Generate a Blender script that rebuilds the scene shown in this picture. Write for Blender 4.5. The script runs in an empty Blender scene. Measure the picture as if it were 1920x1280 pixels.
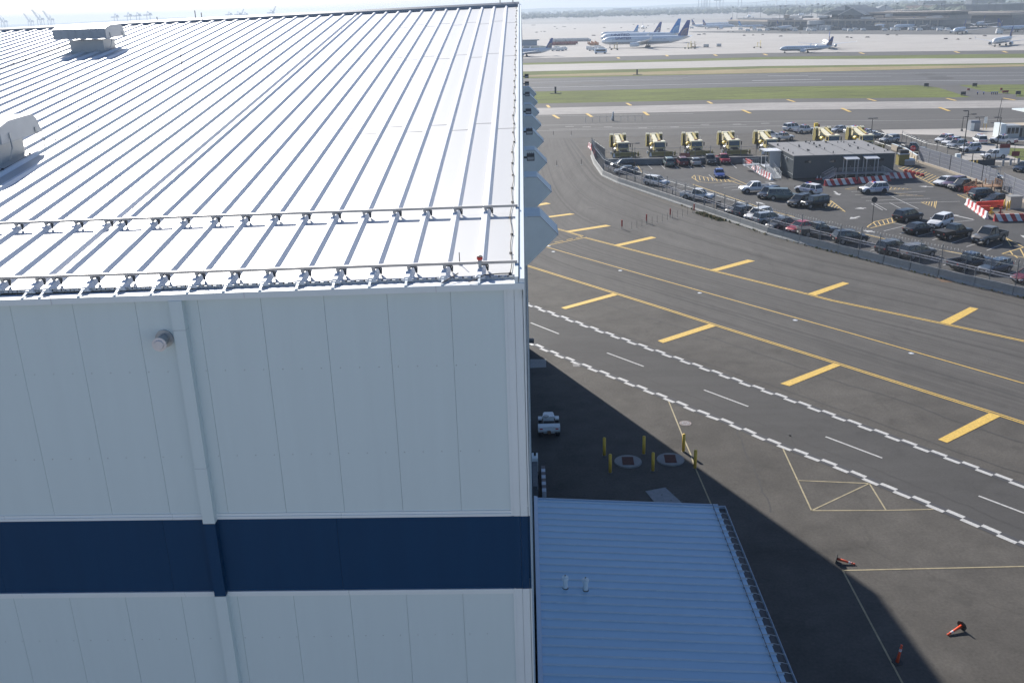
import bpy, math, random
from math import radians as rad, sin, cos, pi
from mathutils import Vector, Matrix
rnd = random.Random(7)
scene = bpy.context.scene
COL = scene.collection

# ------------------------------------------------------------------ camera
FPX, PITCH, ROLL, YAW, CAMH = 1765.0, rad(19.45), -rad(1.7), rad(1.18), 31.0
_r = Vector((cos(YAW), sin(YAW), 0))
_f = Vector((-sin(YAW)*cos(PITCH), cos(YAW)*cos(PITCH), -sin(PITCH)))
_u = _r.cross(_f)
R_ = _r*cos(ROLL) + _u*sin(ROLL)
U_ = -_r*sin(ROLL) + _u*cos(ROLL)
cam = bpy.data.cameras.new("camera")
cam.sensor_width = 36; cam.lens = FPX/1920*36
cam.clip_start = 0.5; cam.clip_end = 30000
camo = bpy.data.objects.new("camera", cam); COL.objects.link(camo)
M = Matrix((( R_.x, U_.x, -_f.x, 0), (R_.y, U_.y, -_f.y, 0), (R_.z, U_.z, -_f.z, CAMH), (0,0,0,1)))
camo.matrix_world = M
scene.camera = camo

# ------------------------------------------------------------------ world, sun, exposure
SUN_AZ, SUN_EL = -24.8, 30.8           # azimuth measured from +Y towards +X
w = bpy.data.worlds.new("World"); scene.world = w; w.use_nodes = True
nt = w.node_tree
bg = nt.nodes.get("Background") or nt.nodes.new("ShaderNodeBackground")
sky = nt.nodes.new("ShaderNodeTexSky"); sky.sky_type = 'NISHITA'; sky.sun_disc = False
sky.sun_elevation = rad(SUN_EL); sky.sun_rotation = rad(SUN_AZ)
sky.air_density = 1.0; sky.dust_density = 0.6; sky.ozone_density = 2.5
tint = nt.nodes.new("ShaderNodeMix"); tint.data_type = 'RGBA'; tint.blend_type = 'MULTIPLY'; tint.inputs[0].default_value = 1.0
tint.inputs[7].default_value = (0.92, 0.99, 1.16, 1)
nt.links.new(sky.outputs[0], tint.inputs[6])
nt.links.new(tint.outputs[2], bg.inputs[0]); bg.inputs[1].default_value = 0.062
sun = bpy.data.lights.new("sun", 'SUN'); sun.energy = 5.0; sun.angle = rad(0.55); sun.color = (1, 0.95, 0.88)
so = bpy.data.objects.new("sun", sun); COL.objects.link(so)
sd = Vector((sin(rad(SUN_AZ))*cos(rad(SUN_EL)), cos(rad(SUN_AZ))*cos(rad(SUN_EL)), sin(rad(SUN_EL))))
so.rotation_euler = sd.to_track_quat('Z', 'Y').to_euler()
so.location = sd*100
vs = scene.view_settings
vs.view_transform = 'Standard'; vs.look = 'None'; vs.exposure = 0.66; vs.gamma = 1
scene.render.engine = 'CYCLES'
scene.cycles.volume_bounces = 1

HAZE_TOP, HAZE_D, HAZE_COL = 95.0, 0.00019, (0.66, 0.77, 0.90, 1)
# ------------------------------------------------------------------ helpers
def G(px, py, z=0.0):
    """point where the photograph's line of sight through (px, py) meets height z"""
    d = _f*FPX + R_*(px-960) - U_*(py-640)
    t = (z-CAMH)/d.z
    return Vector((d.x*t, d.y*t, z))
def onY(px, py, Y):
    d = _f*FPX + R_*(px-960) - U_*(py-640)
    return Vector((0, 0, CAMH)) + d*(Y/d.y)

_M = {}
def mat(name, col, rough=0.6, metal=0.0, var=0.08, scale=3.0, spec=0.5, bump=0.0, streak=None, coat=0.0, emit=0.0):
    """procedural material: base colour broken up by noise"""
    if name in _M: return _M[name]
    m = bpy.data.materials.new(name); m.use_nodes = True; _M[name] = m
    t = m.node_tree; b = t.nodes["Principled BSDF"]
    b.inputs["Roughness"].default_value = rough; b.inputs["Metallic"].default_value = metal
    b.inputs["Specular IOR Level"].default_value = spec
    if coat: b.inputs["Coat Weight"].default_value = coat; b.inputs["Coat Roughness"].default_value = 0.08
    c = (*col, 1)
    tc = t.nodes.new("ShaderNodeTexCoord")
    mp = t.nodes.new("ShaderNodeMapping"); t.links.new(tc.outputs["Object"], mp.inputs[0])
    if streak: mp.inputs["Scale"].default_value = streak
    n = t.nodes.new("ShaderNodeTexNoise"); n.inputs["Scale"].default_value = scale; n.inputs["Detail"].default_value = 5
    n.inputs["Roughness"].default_value = 0.65
    t.links.new(mp.outputs[0], n.inputs["Vector"])
    mr = t.nodes.new("ShaderNodeMapRange"); mr.inputs[1].default_value = 0.3; mr.inputs[2].default_value = 0.7
    mr.inputs[3].default_value = 1-var; mr.inputs[4].default_value = 1+var
    t.links.new(n.outputs[0], mr.inputs[0])
    mx = t.nodes.new("ShaderNodeVectorMath"); mx.operation = 'SCALE'
    mx.inputs[0].default_value = col; t.links.new(mr.outputs[0], mx.inputs["Scale"])
    t.links.new(mx.outputs[0], b.inputs["Base Color"])
    if bump:
        bp = t.nodes.new("ShaderNodeBump"); bp.inputs["Strength"].default_value = bump; bp.inputs["Distance"].default_value = 0.02
        t.links.new(n.outputs[0], bp.inputs["Height"]); t.links.new(bp.outputs[0], b.inputs["Normal"])
    if emit:
        b.inputs["Emission Color"].default_value = c; b.inputs["Emission Strength"].default_value = emit
    return m

class MB:
    def __init__(s): s.v = []; s.f = []; s.m = []
    def add(s, vs, fs, m=0):
        o = len(s.v); s.v += [tuple(p) for p in vs]
        for f in fs: s.f.append(tuple(o+i for i in f)); s.m.append(m)
        return s
    def hexa(s, p, m=0):
        """8 corners: bottom 0-3 counter-clockwise, top 4-7"""
        return s.add(p, [(3,2,1,0),(4,5,6,7),(0,1,5,4),(1,2,6,5),(2,3,7,6),(3,0,4,7)], m)
    def box(s, x0, x1, y0, y1, z0, z1, m=0):
        return s.hexa([(x0,y0,z0),(x1,y0,z0),(x1,y1,z0),(x0,y1,z0),(x0,y0,z1),(x1,y0,z1),(x1,y1,z1),(x0,y1,z1)], m)
    def cbox(s, c, d, m=0, rz=0.0, tx=0.0):
        """box centred at c (x, y, zbottom) sized d, turned by rz"""
        p = []
        for z in (c[2], c[2]+d[2]):
            for a, b in ((-1,-1),(1,-1),(1,1),(-1,1)):
                x, y = a*d[0]/2, b*d[1]/2
                p.append((c[0]+x*cos(rz)-y*sin(rz), c[1]+x*sin(rz)+y*cos(rz), z))
        return s.hexa(p, m)
    def beam(s, a, b, wd, ht, m=0, up=(0,0,1)):
        a, b = Vector(a), Vector(b); d = (b-a).normalized(); u = Vector(up)
        sdv = d.cross(u)
        if sdv.length < 1e-4: sdv = d.cross(Vector((1,0,0)))
        sdv.normalize(); u = sdv.cross(d); q = []
        for p in (a, b):
            q += [p-sdv*wd/2-u*ht/2, p+sdv*wd/2-u*ht/2, p+sdv*wd/2+u*ht/2, p-sdv*wd/2+u*ht/2]
        return s.add(q, [(0,1,2,3),(7,6,5,4),(0,4,5,1),(1,5,6,2),(2,6,7,3),(3,7,4,0)], m)
    def tube(s, a, b, r, n=8, r2=None, m=0, cap=True):
        a, b = Vector(a), Vector(b); r2 = r if r2 is None else r2
        d = (b-a).normalized(); e = d.cross(Vector((0,0,1)))
        if e.length < 1e-4: e = Vector((1,0,0))
        e.normalize(); g = d.cross(e); q = []
        for p, rr in ((a, r), (b, r2)):
            for i in range(n):
                t = 2*pi*i/n; q.append(p+e*cos(t)*rr+g*sin(t)*rr)
        fs = [(i, (i+1) % n, n+(i+1) % n, n+i) for i in range(n)]
        if cap: fs += [tuple(range(n))[::-1], tuple(range(n, 2*n))]
        return s.add(q, fs, m)
    def pipe(s, pts, r, n=6, m=0):
        for a, b in zip(pts, pts[1:]): s.tube(a, b, r, n, m=m)
        return s
    def prism(s, pts, z0, z1, m=0):
        n = len(pts)
        q = [(p[0], p[1], z0) for p in pts]+[(p[0], p[1], z1) for p in pts]
        return s.add(q, [tuple(range(n))[::-1], tuple(range(n, 2*n))]+[(i, (i+1) % n, n+(i+1) % n, n+i) for i in range(n)], m)
    def xprism(s, pts, x0, x1, m=0):
        """outline given as (y, z), swept along x"""
        n = len(pts)
        q = [(x0, p[0], p[1]) for p in pts]+[(x1, p[0], p[1]) for p in pts]
        return s.add(q, [tuple(range(n))[::-1], tuple(range(n, 2*n))]+[(i, (i+1) % n, n+(i+1) % n, n+i) for i in range(n)], m)
    def yprism(s, pts, y0, y1, m=0):
        """outline given as (x, z), swept along y"""
        n = len(pts)
        q = [(p[0], y0, p[1]) for p in pts]+[(p[0], y1, p[1]) for p in pts]
        return s.add(q, [tuple(range(n)), tuple(range(n, 2*n))[::-1]]+[(i, n+i, n+(i+1) % n, (i+1) % n) for i in range(n)], m)
    def loft(s, rings, m=0, cap=True):
        n = len(rings[0]); q = [p for r in rings for p in r]; fs = []
        for k in range(len(rings)-1):
            for i in range(n):
                j = (i+1) % n; fs.append((k*n+i, k*n+j, (k+1)*n+j, (k+1)*n+i))
        if cap: fs += [tuple(range(n))[::-1], tuple(range((len(rings)-1)*n, len(rings)*n))]
        return s.add(q, fs, m)
    def quad(s, pts, m=0): return s.add(pts, [tuple(range(len(pts)))], m)
    def build(s, name, mats, parent=None, smooth=False, fix=True):
        me = bpy.data.meshes.new(name); me.from_pydata(s.v, [], s.f)
        if not isinstance(mats, (list, tuple)): mats = [mats]
        for x in mats: me.materials.append(x)
        for i, p in enumerate(me.polygons):
            p.material_index = min(s.m[i], len(mats)-1); p.use_smooth = smooth
        if fix:
            import bmesh
            bm = bmesh.new(); bm.from_mesh(me); bmesh.ops.recalc_face_normals(bm, faces=bm.faces); bm.to_mesh(me); bm.free()
        o = bpy.data.objects.new(name, me); COL.objects.link(o)
        if parent is not None: o.parent = parent
        return o

def tag(o, label=None, cat=None, group=None, kind=None):
    if label: o['label'] = label
    if cat: o['category'] = cat
    if group: o['group'] = group
    if kind: o['kind'] = kind
    return o
def struct(o): o['kind'] = 'structure'; return o
def thing(name, label, cat, loc=(0,0,0), rz=0.0, group=None):
    o = bpy.data.objects.new(name, None); COL.objects.link(o); o.empty_display_size = 0.3
    o.location = loc; o.rotation_euler = (0, 0, rz)
    return tag(o, label, cat, group)
KIDS = {}
def kids(o):
    if o.name not in KIDS: KIDS[o.name] = list(o.children)
    return KIDS[o.name]
def copy_tree(o, parent=None):
    c = o.copy(); COL.objects.link(c)
    if parent is not None: c.parent = parent
    for k in kids(o): copy_tree(k, c)
    return c
def place(root, loc, rz, label, group=None, first=None):
    """first use moves the built thing itself, later uses copy it and its parts"""
    o = root if not root.get('used') else copy_tree(root)
    root['used'] = 1
    o.location = loc; o.rotation_euler = (0, 0, rz); o['label'] = label
    if group: o['group'] = group
    return o
def ordn(n): return {1:'first',2:'second',3:'third'}.get(n, str(n)+'th')
def text(name, s, size, material, parent, loc, rot, ext=0.004, ax='CENTER', sx=1.0):
    cu = bpy.data.curves.new(name, 'FONT'); cu.body = s; cu.size = size; cu.extrude = ext; cu.align_x = ax; cu.align_y = 'CENTER'
    cu.offset = size*0.012
    to = bpy.data.objects.new(name, cu); me = bpy.data.meshes.new_from_object(to)
    me.materials.clear(); me.materials.append(material)
    o = bpy.data.objects.new(name, me); COL.objects.link(o); o.location = loc; o.rotation_euler = rot; o.scale = (sx, 1, 1)
    o.parent = parent; bpy.data.objects.remove(to); return o

def strip(b, pts, wd, z, m=0):
    """flat painted line of width wd along ground points"""
    P = [Vector((p[0], p[1], 0)) for p in pts]; n = len(P); q = []
    for i in range(n):
        d = (P[min(i+1, n-1)]-P[max(i-1, 0)]).normalized(); s_ = Vector((-d.y, d.x, 0))*wd/2
        q += [(P[i]+s_).xy.to_tuple()+(z,), (P[i]-s_).xy.to_tuple()+(z,)]
    b.add(q, [(2*i, 2*i+1, 2*i+3, 2*i+2) for i in range(n-1)], m)
    return b
def PX(l): return [G(*p) for p in l]
def curve(pts, n=6):
    """Catmull-Rom through points"""
    P = [Vector(p) for p in pts]; P = [2*P[0]-P[1]]+P+[2*P[-1]-P[-2]]; out = []
    for i in range(1, len(P)-2):
        a, b, c, d = P[i-1:i+3]
        for k in range(n):
            t = k/n; out.append(0.5*((2*b)+(c-a)*t+(2*a-5*b+4*c-d)*t*t+(3*b-a-3*c+d)*t**3))
    out.append(P[-2]); return out

# ================================================================== ground
def ground_mat(name, col, var=0.15, patch=0.15, fine=0.10, streak=(0,0,0), sc=0.05, crack=0.0, rough=0.85, uv=False, line=0.0, stain=0.0):
    m = bpy.data.materials.new(name); m.use_nodes = True; t = m.node_tree; b = t.nodes["Principled BSDF"]
    b.inputs["Roughness"].default_value = rough; b.inputs["Specular IOR Level"].default_value = 0.3
    L = t.links.new; N = t.nodes.new
    tc = N("ShaderNodeTexCoord"); src = tc.outputs["UV" if uv else "Object"]
    def noise(scale, detail=4, vec=None, sc3=None, rgh=0.6):
        mp = N("ShaderNodeMapping"); L(src if not vec else vec, mp.inputs[0])
        if sc3: mp.inputs["Scale"].default_value = sc3
        n = N("ShaderNodeTexNoise"); n.inputs["Scale"].default_value = scale; n.inputs["Detail"].default_value = detail
        n.inputs["Roughness"].default_value = rgh
        L(mp.outputs[0], n.inputs["Vector"]); return n.outputs[0]
    def rng(o, a, b2, lo, hi):
        r = N("ShaderNodeMapRange"); r.inputs[1].default_value = a; r.inputs[2].default_value = b2
        r.inputs[3].default_value = lo; r.inputs[4].default_value = hi; L(o, r.inputs[0]); return r.outputs[0]
    def mul(a, c):
        q = N("ShaderNodeMath"); q.operation = 'MULTIPLY'; L(a, q.inputs[0]); L(c, q.inputs[1]); return q.outputs[0]
    o = rng(noise(sc, 5), 0.3, 0.7, 1-patch, 1+patch)
    o = mul(o, rng(noise(0.5, 6), 0.3, 0.7, 1-var*0.5, 1+var*0.5))
    o = mul(o, rng(noise(6.0, 3), 0.3, 0.7, 1-fine, 1+fine))
    if stain:
        o = mul(o, rng(noise(0.22, 6, rgh=0.72), 0.55, 0.72, 1.0, 1-stain))
        o = mul(o, rng(noise(0.9, 5, rgh=0.75), 0.62, 0.74, 1.0, 1+stain*0.7))
        o = mul(o, rng(noise(2.3, 4, rgh=0.7), 0.66, 0.76, 1.0, 1-stain*1.2))
    if any(streak):
        o = mul(o, rng(noise(1.0, 5, sc3=streak, rgh=0.7), 0.34, 0.66, 1-var, 1+var*0.7))
    if line:
        o = mul(o, rng(noise(1.0, 2, sc3=(0.006, line, 1), rgh=0.5), 0.56, 0.63, 1.0, 0.70))
    if crack:
        v = N("ShaderNodeTexVoronoi"); v.feature = 'DISTANCE_TO_EDGE'; v.inputs["Scale"].default_value = crack
        mp = N("ShaderNodeMapping"); L(src, mp.inputs[0]); 
        nn = N("ShaderNodeTexNoise"); nn.inputs["Scale"].default_value = 0.6; L(src, nn.inputs["Vector"])
        ad = N("ShaderNodeVectorMath"); ad.operation = 'ADD'; L(mp.outputs[0], ad.inputs[0]); 
        s2 = N("ShaderNodeVectorMath"); s2.operation = 'SCALE'; L(nn.outputs["Color"], s2.inputs[0]); s2.inputs["Scale"].default_value = 2.0
        L(s2.outputs[0], ad.inputs[1]); L(ad.outputs[0], v.inputs["Vector"])
        o = mul(o, rng(v.outputs[0], 0.0, 0.006, 0.86, 1.0))
    sv = N("ShaderNodeVectorMath"); sv.operation = 'SCALE'; sv.inputs[0].default_value = col; L(o, sv.inputs["Scale"])
    L(sv.outputs[0], b.inputs["Base Color"])
    bp = N("ShaderNodeBump"); bp.inputs["Strength"].default_value = 0.15; bp.inputs["Distance"].default_value = 0.01
    L(noise(20, 3), bp.inputs["Height"]); L(bp.outputs[0], b.inputs["Normal"])
    return m

m_land = ground_mat("land", (0.17, 0.17, 0.14), sc=0.004, patch=0.35, fine=0.03)
m_asph = ground_mat("apron_asphalt", (0.0762, 0.0701, 0.0621), var=0.34, patch=0.20, fine=0.16, sc=0.10, crack=0.035, stain=0.36)
m_park = ground_mat("parking_asphalt", (0.061, 0.060, 0.060), var=0.22, patch=0.20, fine=0.12, sc=0.12, crack=0.08, stain=0.30)
m_taxi = ground_mat("taxiway_asphalt", (0.0847, 0.0799, 0.0742), var=0.20, patch=0.12, fine=0.12, streak=(0.03, 0.7, 1), sc=0.05, uv=True, line=1.3, stain=0.22)
m_conc = ground_mat("concrete_pavement", (0.386, 0.362, 0.333), var=0.10, patch=0.08, fine=0.04, streak=(0.02, 0.35, 1), sc=0.03)
m_conc2 = ground_mat("weathered_concrete", (0.309, 0.291, 0.274), var=0.24, patch=0.12, fine=0.05, streak=(0.05, 0.5, 1), sc=0.03)
m_rway = ground_mat("runway_asphalt", (0.092, 0.092, 0.094), var=0.22, patch=0.08, fine=0.04, streak=(0.006, 0.25, 1), sc=0.02)
m_shld = ground_mat("shoulder_asphalt", (0.089, 0.085, 0.080), var=0.12, patch=0.10, fine=0.05, streak=(0.02, 0.2, 1), sc=0.04)
m_gras = ground_mat("grass", (0.105, 0.128, 0.018), var=0.35, patch=0.25, fine=0.22, streak=(0.03, 0.25, 1), sc=0.03, rough=1.0)
m_dry = ground_mat("dry_grass", (0.26, 0.21, 0.11), var=0.25, patch=0.2, fine=0.15, sc=0.05, rough=1.0)
m_field = ground_mat("pale_pavement", (0.262, 0.249, 0.230), var=0.22, patch=0.16, fine=0.03, streak=(0.003, 0.02, 1), sc=0.004)

g = MB(); g.quad([(-14000,-400,0),(14000,-400,0),(14000,26000,0),(-14000,26000,0)])
struct(g.build("ground", m_land, fix=False))
def sheet(name, pts, z, m, kind='structure'):
    b = MB(); b.quad([(p[0], p[1], z) for p in pts]); o = b.build(name, m, fix=False); o['kind'] = kind
    o.data.flip_normals() if o.data.polygons[0].normal.z < 0 else None
    return o
XS = (300, 980, 1200, 1440, 1680, 1920, 2500)
def band(name, top, bot, z, m):
    """strip of ground between two rows given at photo columns 980 / 1440 / 1920"""
    def ev(c, x): # piecewise linear with extrapolation
        (x0,y0),(x1,y1),(x2,y2) = ((980,c[0]),(1440,c[1]),(1920,c[2]))
        return y0+(y1-y0)*(x-x0)/(x1-x0) if x < x1 else y1+(y2-y1)*(x-x1)/(x2-x1)
    b = MB(); q = []
    for x in XS: q += [G(x, ev(top, x), z), G(x, ev(bot, x), z)]
    b.add(q, [(2*i, 2*i+1, 2*i+3, 2*i+2) for i in range(len(XS)-1)])
    return struct(b.build(name, m, fix=False))
# near apron south of the taxiways
sheet("apron", [(-70,-20),(160,-20),(160,330),(-70,330)], 0.004, m_asph)
sheet("bounce_ground", [(-400,-700),(400,-700),(400,-24),(-400,-24)], 0.004, ground_mat("bounce_pale", (0.55,0.52,0.48), sc=0.03))  # unseen pale ground behind the camera, added to bounce sunlight onto the wall
band("pale_field", (31, 22, 12), (64, 57, 52), 0.05, m_field)
band("terminal_apron", (46, 42, 40), (112, 100, 95), 0.10, m_conc)
sheet("dark_apron_strip", PX([(1290,59.5),(1440,57),(1900,50),(2500,46),(2500,70),(1900,66),(1700,65.5),(1440,63.5),(1300,61.5)]), 0.14, m_shld)
band("apron_taxiway", (110, 99.5, 94.5), (118.5, 107, 101), 0.16, m_shld)
band("grass_strip", (117.5, 106, 100), (123, 112.6, 109.5), 0.12, m_gras)
band("concrete_taxiway", (122, 111.8, 109), (134.5, 124.2, 118.5), 0.13, m_conc)
band("grass_strip", (134, 124, 118), (147.5, 137.5, 125), 0.10, m_gras)
band("dry_grass_strip", (141.5, 128.5, 121.0), (144.5, 137, 124.6), 0.11, m_dry)
band("runway", (147, 137, 124.5), (172.5, 162.5, 158.5), 0.08, m_rway)
band("grass_strip", (172, 161.7, 157.8), (195, 185.6, 181.8), 0.06, m_gras)
band("taxiway_shoulder", (194.8, 185.4, 181.6), (204, 194, 189.5), 0.05, m_shld)
band("concrete_taxiway", (203.5, 192.8, 188.3), (216.5, 206.7, 202.2), 0.06, m_conc2)
sheet("taxiway_shoulder", PX([(300,231),(1440,206.5),(1920,202),(2500,199),(2500,262),(1920,247),(1700,243),(1440,249),(300,280)]), 0.03, m_shld)
sheet("connector_taxiway", PX([(1700,158),(1790,158.5),(1850,173),(1905,178),(1905,183),(1820,183),(1795,176),(1760,165)]), 0.075, m_shld)
sheet("concrete_pad", PX([(1652,244),(1790,242),(1860,240),(1990,243),(1990,270),(1860,262),(1790,254.5),(1660,251.5)]), 0.045, m_conc)
sheet("grass_patch", PX([(1888,278),(1960,281),(1960,306),(1915,301),(1885,289)]), 0.05, m_gras)
sheet("concrete_pad", PX([(1800,270),(1890,272),(1990,279),(1990,283),(1888,277),(1880,287),(1935,303),(1935,308),(1800,300)]), 0.046, m_conc)

# taxiway ribbon following the bend
rows = [[(1990,822),(1920,795),(1700,726),(1500,662),(1300,598),(1180,560),(1060,522),(985,492),(940,462),(915,420),(905,360)],
        [(1990,742),(1920,719),(1700,656),(1500,598),(1300,542),(1180,507),(1060,472),(990,435),(955,385),(945,320),(955,270)],
        [(1990,658),(1920,640),(1700,590),(1500,547),(1300,498),(1180,466),(1080,430),(1030,385),(1010,330),(1005,285),(1010,250)],
        [(1990,572),(1920,552),(1700,500),(1500,458),(1300,398),(1190,359),(1130,330),(1104,300),(1085,275),(1070,255),(1060,240)]]
b = MB(); WR = [curve(PX(r), 5) for r in rows]; nn = len(WR[0])
for r in WR:
    b.v += [(p.x, p.y, 0.012) for p in r]
for i in range(3):
    for k in range(nn-1):
        b.f.append((i*nn+k, i*nn+k+1, (i+1)*nn+k+1, (i+1)*nn+k)); b.m.append(0)
o = b.build("taxiway", m_taxi, fix=False); struct(o)
uv = o.data.uv_layers.new(name="UVMap"); cum = [0]
for k in range(nn-1): cum.append(cum[-1]+(WR[2][k+1]-WR[2][k]).length)
for lp in o.data.loops:
    i, k = divmod(lp.vertex_index, nn); uv.data[lp.index].uv = (cum[k], i*12.0)
if o.data.polygons[0].normal.z < 0: o.data.flip_normals()
# service road between the two zipper lines
Z1 = [(960,622),(994,642.5),(1077,678),(1165,712.5),(1252,747.5),(1312,772.5),(1360,790),(1444,827),(1560,871),(1652,909),(1770,957),(1903,1014),(1990,1051)]
Z2 = [(960,556),(991,571),(1067,599.5),(1153,630.5),(1247,664),(1356,703.5),(1394,718),(1477,747.5),(1560,778),(1616,798.5),(1717,836),(1830,877.5),(1920,911),(1990,937)]
m_road = ground_mat("service_road_asphalt", (0.064, 0.062, 0.060), var=0.10, patch=0.08, fine=0.09, streak=(0.05, 0.6, 1), sc=0.06, stain=0.24)
sheet("service_road", PX(Z1)+PX(Z2[::-1]), 0.008, m_road)
# parking lot
sheet("parking_lot", PX([(1112,301),(1445,297),(1690,300),(1745,330),(1800,352),(1990,440),(1990,566),(1920,543),(1700,492),(1500,448),(1300,388),(1185,343),(1135,322)]), 0.020, m_park)
sheet("parking_lot", PX([(1690,262),(1850,262),(1990,300),(1990,420),(1800,338),(1700,296)]), 0.016, ground_mat("old_asphalt", (0.111, 0.104, 0.095), sc=0.1))

# ------------------------------------------------------------------ markings
m_yel = mat("yellow_paint", (0.62, 0.41, 0.085), 0.6, var=0.26, scale=5)
m_yel2 = mat("faded_yellow_paint", (0.33, 0.28, 0.17), 0.7, var=0.25, scale=2)
m_wht = mat("white_paint", (0.46, 0.455, 0.44), 0.6, var=0.22, scale=5)
m_wht2 = mat("faded_white_paint", (0.42, 0.41, 0.39), 0.7, var=0.12, scale=2)
m_blk = mat("black_paint", (0.045, 0.046, 0.052), 0.8, var=0.1, scale=2)
m_seam = mat("crack_sealant", (0.042, 0.040, 0.038), 0.8, var=0.2, scale=2)
def mark(name, m): return (MB(), name, m)
ty = MB()
L1 = [(960,489),(989,498.5),(1240,577),(1334,607.3),(1560,678.3),(1600,691),(1860,773.5),(1920,793),(1990,816)]
L2 = [(960,446),(1025,463.5),(1240,525),(1400,570),(1600,626.3),(1920,719),(1990,740)]
L3 = [(1098,446),(1240,482.8),(1334,507),(1512,551),(1560,563.5),(1762,605.5),(1920,639.5),(1990,654)]
L3b = [(1020,414),(1044,429),(1092,443)]
def offs(pts, d):
    P = PX(pts); q = []
    for i in range(len(P)):
        t = (P[min(i+1, len(P)-1)]-P[max(i-1, 0)]).normalized(); q.append(P[i]+Vector((-t.y, t.x, 0))*d)
    return q
for L in (L1, L3, L3b):
    for d in (-0.16, 0.16): strip(ty, offs(L, d), 0.15, 0.024)
strip(ty, offs(L2, 0), 0.16, 0.024)
strip(ty, offs([(960,480),(1030,459.5),(1100,445)], 0), 0.16, 0.024)
for a, c in (((1040,454.5),(1056,451.5)),((1062,450),(1074,447.6)),((1080,446.4),(1092,444))): strip(ty, PX([a, c]), 0.15, 0.024)
for q in [[(1052,577),(1149,550.3),(1158,553.4),(1060,580)],[(1233,639),(1330,607.6),(1344,611),(1243,643.3)],[(1463,719.3),(1561.6,681.7),(1577,684.8),(1480,724)],
          [(1758.8,824),(1854,774.7),(1876,780.5),(1775.6,830.3)],[(1331,506.3),(1402,487),(1415.5,489.5),(1343,508.8)],[(1513.8,551),(1580,529),(1592.5,531.6),(1528.8,554.4)],
          [(1762,604.2),(1818.8,576),(1834.7,579),(1781,608.8)],[(1150.5,459.7),(1221,443.8),(1231,446),(1160,462)],[(1060,433.7),(1136,421.8),(1145.5,424),(1068,436)],
          [(985,411.5),(1069,400.3),(1078,402),(985,414)],[(970,390),(1024,380),(1033,382.3),(970,393)]]:
    ty.quad([(*G(*p).xy, 0.028) for p in q])
for a, c in [((1037,216.2),(1048,223)),((1100,213.6),(1110,220)),((1207,210.3),(1215.5,217)),((1392,206.8),(1407,213.3)),((1578,203.5),(1594,210.4)),((1761,202),(1780,209)),
             ((1026,197.8),(1030,202.5)),((1175,194),(1183,198.5)),((1327,191),(1335,195)),((1476,187.5),(1490,191.7)),((1627,186),(1642,190)),((1775,185.2),(1792,189.3)),((1881,184.7),(1903,188.5)),
             ((1158,108.5),(1161,110.8)),((1249,104),(1252,106.5)),((1339,103.2),(1344,105.6)),((1432,102),(1438,104.5)),((1612,99.6),(1620,102)),((1790,97.5),(1798,100)),((1880,97),(1888,99.5))]:
    strip(ty, PX([a, c]), 1.6 if a[1] < 150 else 0.95, 0.20 if a[1] < 150 else 0.09)
struct(ty.build("taxiway_marking", m_yel, fix=False))
zp = MB()
def zipper(L):
    P = curve(PX(L), 8); cum = [0]
    for a, c in zip(P, P[1:]): cum.append(cum[-1]+(c-a).length)
    def at(s_):
        for i in range(len(cum)-1):
            if cum[i+1] >= s_:
                t = (s_-cum[i])/(cum[i+1]-cum[i]); d = (P[i+1]-P[i]).normalized(); return P[i].lerp(P[i+1], t), Vector((-d.y, d.x, 0))
        return P[-1], Vector((0,1,0))
    k = 0; s_ = 0
    while s_ < cum[-1]-1.3:
        for row in (0, 1):
            for half in (0, 1):
                a, n1 = at(s_+half*1.17); c, n2 = at(s_+half*1.17+1.17)
                lo, hi = (0.0, 0.34) if row else (-0.34, 0.0)
                zp.quad([(a+n1*lo).xy.to_tuple()+(0.022,), (c+n2*lo).xy.to_tuple()+(0.022,), (c+n2*hi).xy.to_tuple()+(0.022,), (a+n1*hi).xy.to_tuple()+(0.022,)], 0 if row != half else 1)
        s_ += 2.34
zipper(Z1); zipper(Z2)
struct(zp.build("service_road_marking", [m_wht, m_blk], fix=False))
ld = MB()
for a, c in [((994.8,605),(1048,626)),((1138,661.5),(1207,687)),((1320,731),(1403,762)),((1548,818.5),(1654,858.5)),((1835,929.5),(1950,973))]: strip(ld, PX([a, c]), 0.16, 0.018)
struct(ld.build("lane_marking", m_wht, fix=False))
tl = MB()
for L in [[(1253.4,751.5),(1277.8,812),(1294.7,851),(1301,870),(1305,880),(1334.5,948),(1400,1100)],[(1468,841),(1521.6,957)],[(1493.4,900.4),(1630,906)],[(1521.6,957),(1630,906)],[(1630,906),(1661,956)],
          [(1521.6,957),(1661,956.5),(1750,954.5)],[(1580,1069),(1920,1061.5),(1990,1060)],[(1580,1069),(1692,1280),(1720,1335)]]:
    strip(tl, PX(L), 0.10, 0.018)
struct(tl.build("apron_marking", m_yel2, fix=False))
sm = MB()
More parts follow.
